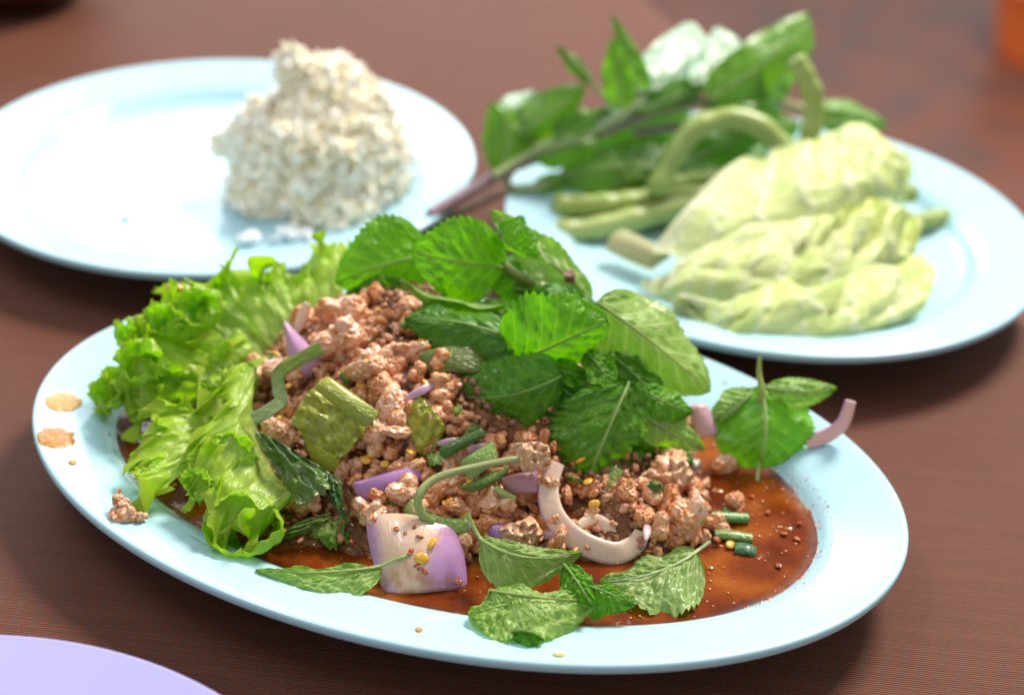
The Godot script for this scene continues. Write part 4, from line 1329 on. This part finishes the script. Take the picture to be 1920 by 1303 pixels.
func cabbage(label: String, base: Array, edge: Array, o: Dictionary):
	var b := px(base)
	var e := px(edge)
	var root: Vector3 = b[b.size() / 2]
	b = shift_to(b, root)
	e = shift_to(e, root)
	var layers: int = o.get("layers", 3)
	var t := thing("cabbage_wedge", label, "cabbage", root, "cabbage on the vegetable plate")
	var near := (Vector3(EYE.x, 0, EYE.z) - Vector3(root.x, 0, root.z)).normalized()
	for k in layers:
		var lb := []
		var le := []
		for i in b.size():
			lb.append(b[i] + near * (0.0022 * k))
		for i in e.size():
			var foot := along(lb, float(i) / (e.size() - 1))
			le.append(foot.lerp(e[i] + near * (0.0045 * k), 1.0 - 0.13 * k))
		var q := o.duplicate()
		q["seed"] = o.get("seed", 1.0) + k * 2.3
		q["amp"] = o.get("amp", 0.003) * (1.0 + 0.6 * k)
		q["tone"] = [o.get("tone", Color(0.66, 0.68, 0.36)), Color(0.80, 0.82, 0.40), Color(0.62, 0.76, 0.26)][k % 3]
		put("leaf_layer", cabbage_sheet(lb, le, q), M.cabbage, t)


func build_vegetables():
	cabbage("uppermost cabbage leaf with white ribs lying over the beans", [1228, 462, 26, 1340, 470, 26, 1480, 438, 29, 1600, 405, 31, 1700, 365, 33], [1400, 300, 44, 1440, 292, 46, 1530, 262, 52, 1620, 232, 58, 1704, 300, 50], {"seed": 1.0, "bulge": 0.005, "ribs": 6.0, "amp": 0.0012})
	cabbage("middle cabbage leaf with a white pointed stalk end at left", [1203, 528, 20, 1290, 572, 14, 1400, 592, 13, 1560, 575, 14], [1290, 480, 28, 1390, 430, 36, 1470, 415, 39, 1560, 405, 40, 1690, 385, 38], {"seed": 2.0, "bulge": 0.005, "ribs": 6.0, "amp": 0.001, "tone": Color(0.74, 0.74, 0.5)})
	cabbage("inner crumpled cabbage leaf showing yellow between the others", [1400, 520, 22, 1480, 530, 21, 1580, 530, 20, 1690, 520, 18], [1490, 440, 34, 1540, 410, 38, 1600, 385, 41, 1660, 380, 40, 1722, 440, 30], {"seed": 3.0, "layers": 2, "bulge": 0.004, "ribs": 5.0, "amp": 0.005, "waves": 4.0, "tone": Color(0.66, 0.70, 0.14)})
	cabbage("lowest cabbage leaf curving along the plate's near side", [1262, 606, 13, 1340, 626, 11, 1450, 636, 10, 1580, 632, 10, 1690, 596, 11], [1330, 580, 20, 1420, 540, 29, 1540, 530, 31, 1650, 500, 31, 1736, 478, 27], {"seed": 4.5, "bulge": 0.008, "ribs": 6.0, "amp": 0.0025, "tone": Color(0.55, 0.68, 0.22)})
	cabbage("small bright cabbage edge at the right behind the top leaf", [1640, 360, 34, 1670, 345, 34, 1700, 350, 33], [1660, 300, 42, 1700, 285, 42, 1712, 330, 36], {"seed": 5.5, "layers": 1, "bulge": 0.003, "ribs": 3.0, "amp": 0.002, "tone": Color(0.5, 0.66, 0.1)})
	piece("cabbage_stalk", "cut brownish cabbage stalk end in front of the beans", "cabbage stalk", [1130, 465, 16, 1165, 432, 21, 1262, 480, 19, 1225, 505, 14], 0.007, 0.003, func(u, v): return Color(0.66, 0.52, 0.28).lerp(Color(0.62, 0.64, 0.38), u), M.cabbage)
	var green := func(s, a): return Color(0.27, 0.36, 0.07).lerp(Color(0.36, 0.44, 0.13), 0.5 + 0.5 * sin(a + 1.0))
	var beans := "long bean pieces on the vegetable plate"
	var fat := func(r): return func(s): return Vector2.ONE * (r * (0.92 + 0.05 * sin(s * 23.0) + 0.05 * sin(s * 41.0 + r * 9000.0)) * (0.55 + 0.45 * smoothstep(0.0, 0.05, minf(s, 1.0 - s))))
	strand("long_bean", "arched long bean bending over the others", "long bean", [1228, 366, 25, 1255, 310, 36, 1300, 245, 49, 1365, 222, 53, 1430, 240, 50, 1478, 285, 42, 1500, 320, 34], fat.call(0.0055), green, M.bean, Vector3.ZERO, beans, 60, 14)
	strand("long_bean", "long bean curving up to the big basil leaf", "long bean", [1490, 108, 82, 1515, 150, 74, 1528, 205, 62, 1512, 270, 48, 1480, 330, 34], fat.call(0.0049), green, M.bean, Vector3.ZERO, beans, 50, 14)
	strand("long_bean", "straight cut long bean pointing left under the basil", "long bean", [1036, 386, 19, 1120, 384, 19, 1210, 376, 19, 1330, 366, 19], fat.call(0.0054), green, M.bean, Vector3.ZERO, beans, 40, 14)
	strand("long_bean", "nearest long bean with a pale cut end at left", "long bean", [1036, 436, 14, 1130, 425, 15, 1240, 398, 18, 1340, 370, 21, 1440, 345, 24], fat.call(0.0054), func(s, a): return green.call(s, a).lerp(Color(0.5, 0.58, 0.24), 0.4), M.bean, Vector3.ZERO, beans, 40, 14)
	strand("long_bean", "shaded long bean inside the arch of the bent one", "long bean", [1230, 352, 22, 1300, 342, 22, 1400, 325, 23, 1520, 320, 23], fat.call(0.0049), func(s, a): return Color(0.22, 0.32, 0.05), M.bean, Vector3.ZERO, beans, 40, 14)  # darker green paints the shade inside the arch
	strand("long_bean", "long bean tip pointing right from under the cabbage", "long bean", [1600, 430, 17, 1690, 418, 15, 1745, 412, 14, 1797, 396, 14], func(s): return Vector2.ONE * 0.0044 * (1.0 - 0.65 * smoothstep(0.7, 1.0, s)), green, M.bean, Vector3.ZERO, beans, 40, 14)
	strand("long_bean", "short bean end peeping out right of the top cabbage leaf", "long bean", [1620, 375, 25, 1680, 365, 24, 1712, 362, 23], fat.call(0.0049), green, M.bean, Vector3.ZERO, beans, 24, 14)
	strand("long_bean", "cut bean lying second from the back under the flat basil leaf", "long bean", [1120, 350, 19, 1230, 352, 18, 1330, 345, 18, 1450, 335, 18], fat.call(0.0046), func(s, a): return Color(0.24, 0.33, 0.06), M.bean, Vector3.ZERO, beans, 40, 14)
	strand("long_bean", "bean lying on the plate between the two cut beans", "long bean", [1140, 410, 13, 1240, 405, 13, 1360, 392, 14, 1460, 385, 14], fat.call(0.0046), func(s, a): return Color(0.24, 0.33, 0.06), M.bean, Vector3.ZERO, beans, 40, 14)
	strand("long_bean", "thin dark bean lying lowest at the plate's left", "long bean", [950, 402, 14, 1040, 405, 13, 1130, 400, 13], fat.call(0.0032), func(s, a): return Color(0.15, 0.25, 0.06), M.bean, Vector3.ZERO, beans, 30, 12)
	# basil
	var purple := func(s, a): return Color(0.24, 0.14, 0.17).lerp(Color(0.34, 0.24, 0.24), 0.5 + 0.5 * sin(a))
	var greenish := func(s, a): return Color(0.30, 0.38, 0.16)
	var stems := "basil stems on the vegetable plate"
	strand("basil_stalk", "thick purple basil stem reaching left towards the rice plate", "basil stalk", [806, 402, 22, 880, 358, 26, 960, 315, 30, 1030, 288, 33, 1120, 250, 38, 1210, 214, 43], func(s): return Vector2.ONE * 0.0026, purple, M.stem, Vector3.ZERO, stems, 40, 10)
	strand("basil_stalk", "upper basil stem crossing behind the arched bean", "basil stalk", [1130, 250, 40, 1220, 214, 46, 1320, 190, 50, 1420, 186, 50, 1540, 212, 44], func(s): return Vector2.ONE * 0.0022, func(s, a): return purple.call(s, a).lerp(Color(0.34, 0.36, 0.14), s), M.stem, Vector3.ZERO, stems, 40, 10)
	strand("basil_stalk", "green basil stem under the pale leaves", "basil stalk", [925, 330, 32, 1000, 285, 38, 1090, 258, 43, 1150, 225, 50, 1210, 185, 58], func(s): return Vector2.ONE * 0.0017, greenish, M.stem, Vector3.ZERO, stems, 40, 10)
	strand("basil_stalk", "short purple stem lying in the dark under the arched bean", "basil stalk", [1190, 250, 36, 1260, 240, 36, 1320, 236, 35, 1390, 228, 36], func(s): return Vector2.ONE * 0.002, purple, M.stem, Vector3.ZERO, stems, 30, 10)
	strand("basil_stalk", "lowest brown basil stem beside the rice plate", "basil stalk", [845, 408, 16, 900, 380, 19, 960, 358, 22, 1040, 345, 23], func(s): return Vector2.ONE * 0.0017, func(s, a): return Color(0.28, 0.20, 0.10), M.stem, Vector3.ZERO, stems, 30, 10)
	strand("basil_stalk", "pale bent stem bit below the purple basil stem", "basil stalk", [950, 335, 26, 960, 352, 24, 985, 355, 23, 1030, 345, 24], func(s): return Vector2.ONE * 0.0015, greenish, M.stem, Vector3.ZERO, stems, 24, 10)
	strand("basil_stalk", "thin stem under the small olive basil tip", "basil stalk", [1105, 150, 64, 1130, 178, 58, 1155, 205, 53], func(s): return Vector2.ONE * 0.0012, greenish, M.stem, Vector3.ZERO, stems, 16, 8)
	var g := "basil leaves on the vegetable plate"
	var k := {"mat": M.basil, "teeth": 0.02, "quilt": 0.0005, "nu": 30, "nv": 16, "rib_tint": Color(0.34, 0.42, 0.2)}
	var pale := Color(1.06, 1.06, 1.06)  # for leaves whose sky sheen is painted in their texture
	var list := [
		["leftmost basil leaf curling up from the purple stem", [938, 322, 32, 925, 190, 58, 905, 250, 46, 1010, 240, 46], Color(1.0, 1.05, 0.8), 0.004],
		["basil leaf with a rounded end arching right of the leftmost leaf", [945, 265, 42, 1098, 160, 62, 1005, 175, 60, 1060, 240, 46], Color(1.05, 1.05, 0.9), 0.005],
		["pale sheened basil leaf fold at the far left", [925, 262, 44, 1005, 168, 54, 932, 190, 52, 985, 215, 47], pale, 0.002],
		["small olive basil tip pointing up and left", [1112, 155, 64, 1042, 88, 78, 1085, 105, 74, 1072, 135, 68], Color(0.8, 0.75, 0.5), 0.002],
		["upright green basil leaf behind the small olive tip", [1160, 205, 54, 1150, 70, 84, 1128, 140, 68, 1195, 150, 66], Color(1.1, 1.15, 0.8), 0.003],
		["pale narrow basil leaf standing at the top", [1196, 165, 66, 1148, 26, 96, 1160, 95, 82, 1215, 125, 76], Color(1.7, 1.6, 2.2), 0.002],
		["large whitish basil leaf lit from above", [1130, 245, 46, 1320, 120, 60, 1200, 150, 60, 1290, 165, 48], pale, 0.002],
		["whitish pointed basil leaf at the top of the bunch", [1215, 170, 58, 1292, 40, 72, 1205, 100, 68, 1345, 110, 62], pale, 0.003],
		["second whitish basil leaf beside the pointed one", [1300, 160, 60, 1345, 50, 74, 1315, 90, 70, 1410, 110, 64], pale, 0.002],
		["big green basil leaf standing tall at the upper right", [1330, 185, 58, 1516, 22, 84, 1395, 78, 78, 1505, 140, 62], Color(1.35, 1.3, 1.7), 0.004],
		["green basil leaf hanging below the tall one", [1480, 120, 72, 1425, 205, 50, 1405, 150, 62, 1480, 180, 54], Color(1.1, 1.15, 0.9), 0.003],
		["dark basil leaf in the shade under the whitish ones", [1190, 205, 52, 1350, 140, 62, 1270, 150, 62, 1290, 195, 50], Color(0.6, 0.75, 0.5), 0.003],  # shade under the whitish leaves is in the tint
		["flat basil leaf with a pale tip above the cut bean", [1045, 330, 26, 1242, 316, 28, 1150, 280, 34, 1140, 355, 22], Color(1.1, 1.15, 1.2), 0.003],
		["mid green basil leaf under the green stem", [1000, 300, 34, 1130, 265, 38, 1050, 250, 42, 1085, 305, 32], Color(0.9, 1.0, 0.7), 0.003],
		["dark basil leaf between the two stems", [1040, 255, 44, 1150, 205, 52, 1075, 210, 54, 1120, 245, 44], Color(0.75, 0.9, 0.6), 0.003],
		["dark green basil leaf filling the gap inside the bean arch", [1290, 300, 30, 1430, 225, 44, 1330, 250, 40, 1420, 280, 32], Color(0.6, 0.75, 0.5), 0.002],  # dark tint paints the shade within the arch
		["basil leaf behind the arched bean at the right", [1400, 235, 44, 1500, 230, 44, 1440, 205, 50, 1470, 280, 36], Color(0.8, 0.95, 0.6), 0.002],
		["purplish basil leaf pointing right past the upright bean", [1530, 205, 44, 1668, 236, 36, 1600, 188, 46, 1600, 240, 36], Color(1.5, 1.2, 2.0), 0.002],
		["lower purplish basil leaf at the far right tip", [1540, 225, 40, 1650, 250, 34, 1600, 222, 40, 1590, 255, 34], Color(1.0, 1.0, 0.9), 0.002],
		["shaded basil leaf between the purple stem and the arched bean", [1090, 290, 18, 1300, 205, 34, 1180, 215, 36, 1230, 290, 18], Color(0.55, 0.7, 0.45), 0.002],  # leaves added from here to fill dark gaps, shade in their tint
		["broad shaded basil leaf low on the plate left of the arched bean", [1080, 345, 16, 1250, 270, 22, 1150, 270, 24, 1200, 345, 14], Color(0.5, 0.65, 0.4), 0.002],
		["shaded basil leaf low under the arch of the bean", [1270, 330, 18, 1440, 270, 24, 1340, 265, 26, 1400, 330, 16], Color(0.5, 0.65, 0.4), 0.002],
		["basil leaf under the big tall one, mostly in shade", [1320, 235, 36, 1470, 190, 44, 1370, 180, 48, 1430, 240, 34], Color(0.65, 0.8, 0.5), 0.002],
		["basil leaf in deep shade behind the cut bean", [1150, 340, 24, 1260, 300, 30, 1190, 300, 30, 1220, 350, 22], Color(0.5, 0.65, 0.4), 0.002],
		["small basil leaf beside the pale bent stem", [1000, 350, 22, 1090, 330, 25, 1040, 322, 28, 1055, 360, 20], Color(0.8, 0.95, 0.6), 0.002],
	]
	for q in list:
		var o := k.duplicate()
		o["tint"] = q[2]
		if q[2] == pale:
			o["mat"] = M.basil_sky_sheen
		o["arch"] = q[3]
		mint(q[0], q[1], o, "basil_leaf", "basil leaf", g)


# ------------------------------------------------------------------ flakes, seeds, stains

func stain(label: String, cx: float, cy: float, rx: float, ry: float, c0: Color, c1: Color, sd: float):
	var o := on_plate(cx, cy)
	var ex := on_plate(cx + rx, cy) - o
	var ez := on_plate(cx, cy + ry) - o
	var pos := PackedVector3Array()
	var col := PackedColorArray()
	for i in 13:
		for j in 49:
			var t := TAU * j / 48
			var s := i / 12.0
			var wob := 1.0 + 0.22 * noise.get_noise_2d(cos(t) * 1.5 + sd, sin(t) * 1.5)
			var p := o + ex * (s * wob * cos(t)) + ez * (s * wob * sin(t))
			p.y = plate_height(p.x, p.z) + 0.0005 + 0.0006 * sqrt(maxf(1.0 - s * s, 0.0)) - 0.0003 * pow(s, 6.0) + 0.0003 * noise.get_noise_2d(p.x * 900.0, p.z * 900.0) * (1.0 - s)
			pos.append(p - o)
			var k := clampf(0.5 + noise.get_noise_2d(p.x * 500.0 + sd, p.z * 500.0) * 1.3, 0.0, 1.0)
			col.append(c0.lerp(c1, k))
	var m := put("sauce_drop", skin(pos, PackedVector2Array(), col, grid_index(12, 48), 49), M.drop)
	m.position = o
	tag(m, label, "sauce drop")


func smear(label: String, cx: float, cy: float, rx: float, ry: float, c: Color):
	var o := on_plate(cx, cy)
	var pos := PackedVector3Array()
	var col := PackedColorArray()
	for i in 15:
		for j in 49:
			var t := TAU * j / 48
			var s := i / 14.0 * (1.0 + 0.3 * noise.get_noise_2d(cos(t) * 2.0 + cx, sin(t) * 2.0))
			var p := on_plate(cx + rx * s * cos(t), cy + ry * s * sin(t))
			p.y += 0.00025
			pos.append(p - o)
			var k := clampf(1.0 - i / 14.0, 0.0, 1.0) * clampf(0.7 + 1.3 * noise.get_noise_2d(p.x * 160.0, p.z * 160.0), 0.0, 1.3)
			col.append(Color(c.r, c.g, c.b, c.a * k))
	var m := put("sauce_smear", skin(pos, PackedVector2Array(), col, grid_index(14, 48), 49), M.smear)
	m.position = o
	tag(m, label, "sauce smear")


func build_small_things():
	var amber := Color(0.55, 0.30, 0.08)
	var rust := Color(0.36, 0.13, 0.02)
	stain("upper orange sauce drop on the plate's left rim", 116, 756, 36, 19, Color(0.60, 0.40, 0.17), amber, 1.0)
	stain("lower, redder sauce drop on the plate's left rim", 102, 823, 38, 21, amber, rust, 2.0)
	stain("tiny sauce dot below the two drops on the left rim", 135, 869, 8, 5, amber, amber, 3.0)
	stain("orange sauce dot on the front rim under the onion wedge", 785, 1183, 7, 5, amber, amber, 4.0)
	stain("pale sauce smear on the front rim near the blistered leaf", 1048, 1230, 13, 5, Color(0.6, 0.48, 0.2), Color(0.6, 0.48, 0.2), 5.0)
	M.smear = mat(Color.WHITE, 0.3)
	M.smear.transparency = BaseMaterial3D.TRANSPARENCY_ALPHA
	for q in [["brown oily smear on the plate left of the lettuce", 232, 800, 55, 60, Color(0.30, 0.20, 0.08, 0.34)], ["faint greenish smear on the rim below the nearest lettuce leaf", 400, 1015, 75, 34, Color(0.34, 0.30, 0.14, 0.28)], ["yellowish oil smear where the sauce meets the right rim", 1515, 985, 28, 70, Color(0.55, 0.34, 0.06, 0.35)], ["faint smear on the front rim right of the front mint leaves", 1010, 1215, 70, 18, Color(0.35, 0.40, 0.28, 0.2)]]:
		smear(q[0], q[1], q[2], q[3], q[4], q[5])
	var drop := put("oil_drop", blob(3, func(d): return 1.0, func(d, r): return Color(0.45, 0.24, 0.02)), M.stain)
	drop.position = at(326, 540, 47)
	drop.scale = Vector3(0.0032, 0.0014, 0.0022)
	tag(drop, "shiny amber drop on the upper left lettuce leaf", "oil drop")
	# beads added on the sauce to give it small glints
	var wedge := px([676, 960, 24, 856, 976, 23.5, 884, 1108, 10.5, 716, 1122, 10.5])
	var beads := MultiMesh.new()
	beads.transform_format = MultiMesh.TRANSFORM_3D
	beads.mesh = blob(2, func(_d): return 1.0, func(_d, _r): return Color(0.30, 0.11, 0.015))
	beads.instance_count = 36
	for i in 36:
		var t := rng.randf_range(-1.1, 2.6)
		var d := sqrt(rng.randf_range(0.25, 0.92))
		var q := Vector2((PLATE_A - 0.028) * d * cos(t), (PLATE_B - 0.028) * d * sin(t)).rotated(PLATE_TURN)
		var z := rng.randf_range(0.0004, 0.0013)
		beads.set_instance_transform(i, Transform3D(Basis.from_scale(Vector3(z * rng.randf_range(1.0, 1.8), z * 0.45, z)), Vector3(q.x, 0.01215, q.y)))
	var bi := MultiMeshInstance3D.new()
	bi.name = "glint_beads"
	bi.multimesh = beads
	bi.material_override = M.stain
	bi.set_meta("kind", "stuff")
	bi.set_meta("label", "small shiny beads added on the brown sauce for glints")
	bi.set_meta("category", "oil")
	add_child(bi)
	# chili flakes and seeds
	var flakes := []
	for k in 5:
		var g := RandomNumberGenerator.new()
		g.seed = 40 + k
		var c := Color(0.28, 0.03, 0.008).lerp(Color(0.42, 0.09, 0.01), g.randf())
		flakes.append(blob(2, func(d): return 1.0 + 0.5 * noise.get_noise_3d(d.x * 1.6 + k * 7, d.y * 1.6, d.z * 1.6), func(d, r): return c))
	var seeds := blob(2, func(d): return 1.0 + 0.12 * d.x, func(d, r): return Color(0.70, 0.36, 0.03))
	var spots := []
	for i in 230:
		var q := Vector2(rng.randf_range(480, 1120), rng.randf_range(575, 1030))
		var w := on_hill(q.x, q.y, 3.6)
		if not (q.x > 830 and q.y < 822) and w.y > 0.016 and q.y > 575 + maxf(0, (q.x - 780)) * 0.75:
			spots.append([w, rng.randf() < 0.3, 1.0])
	for q in [[1220, 1035, 13, 1], [1370, 1022, 13, 1], [1345, 1012, 14, 0], [1480, 985, 12.8, 0], [1495, 1010, 12.8, 0], [1440, 960, 12.8, 0], [1410, 930, 12.8, 0], [1460, 1060, 12.8, 0], [1300, 1140, 12.8, 0], [1470, 1000, 12.8, 0], [1500, 980, 13, 0]]:
		spots.append([at(q[0], q[1], q[2]), q[3] == 1, 1.25])
	for q in [[0.66, 0.42, 1], [0.50, 0.62, 1], [0.40, 0.30, 0], [0.32, 0.24, 0], [0.44, 0.70, 0], [0.52, 0.78, 0], [0.42, 0.52, 0], [0.12, 0.1, 0], [0.52, 0.2, 0], [0.55, 0.34, 0], [0.40, 0.56, 0], [0.47, 0.74, 0], [0.86, 0.9, 0]]:
		spots.append([slab_top(wedge, 0.0022, 0.0055, q[0], q[1]), q[2] == 1, 1.3])
	for q in [[202, 816], [1360, 718], [1395, 905], [1470, 925], [1490, 935], [1505, 1075], [215, 700], [420, 1000]]:
		spots.append([on_plate(q[0], q[1], 0.4), false, 0.9])
	for s in spots:
		var seed_: bool = s[1]
		var o := put("chili_seed" if seed_ else "chili_flake", seeds if seed_ else flakes[rng.randi() % 5], M.flake)
		o.position = s[0]
		o.rotation = Vector3(rng.randf_range(-0.5, 0.8), rng.randf() * TAU, rng.randf_range(-0.5, 0.5))
		var z: float = s[2] * rng.randf_range(0.7, 1.25)
		o.scale = (Vector3(0.0017, 0.0006, 0.0013) if seed_ else Vector3(0.0008, 0.00025, 0.0006)) * z
		tag(o, "flat yellow orange chili seed stuck to the salad" if seed_ else "thin dark red chili flake stuck to the salad", "chili seed" if seed_ else "chili flake", "chili seeds" if seed_ else "chili flakes")
	# specks of ground chili in the sauce and on the pork: too many to count
	var mm := MultiMesh.new()
	mm.transform_format = MultiMesh.TRANSFORM_3D
	mm.use_colors = true
	mm.mesh = flakes[0]
	var list := []
	while list.size() < 900:
		var x := rng.randf_range(-0.12, 0.12)
		var z := rng.randf_range(-0.085, 0.085)
		var q := plate_frame(x, z)
		if Vector2(q.x / (PLATE_A - 0.027), q.y / (PLATE_B - 0.027)).length() < 1.0:
			list.append(Vector3(x, maxf(0.01225, hill(x, z) + 0.002 * rng.randf()), z))
	for i in 160:
		var t := rng.randf_range(-0.6, 0.55)
		var d := rng.randf_range(0.0215, 0.0275)
		var q := Vector2((PLATE_A - d) * cos(t), (PLATE_B - d) * sin(t)).rotated(PLATE_TURN)
		list.append(Vector3(q.x, plate_height(q.x, q.y) + 0.0004, q.y))
	mm.instance_count = list.size()
	for i in list.size():
		var b := Basis.from_euler(Vector3(0, rng.randf() * TAU, 0)).scaled(Vector3(1, 0.4, 1) * rng.randf_range(0.00018, 0.0005))
		mm.set_instance_transform(i, Transform3D(b, list[i]))
		mm.set_instance_color(i, Color(1, 1, 1).lerp(Color(1.3, 1.8, 1.0), rng.randf()))
	var mi := MultiMeshInstance3D.new()
	mi.name = "chili_specks"
	mi.multimesh = mm
	mi.material_override = M.flake
	mi.set_meta("kind", "stuff")
	mi.set_meta("label", "specks of ground chili in the sauce and along its edge")
	mi.set_meta("category", "chili")
	add_child(mi)
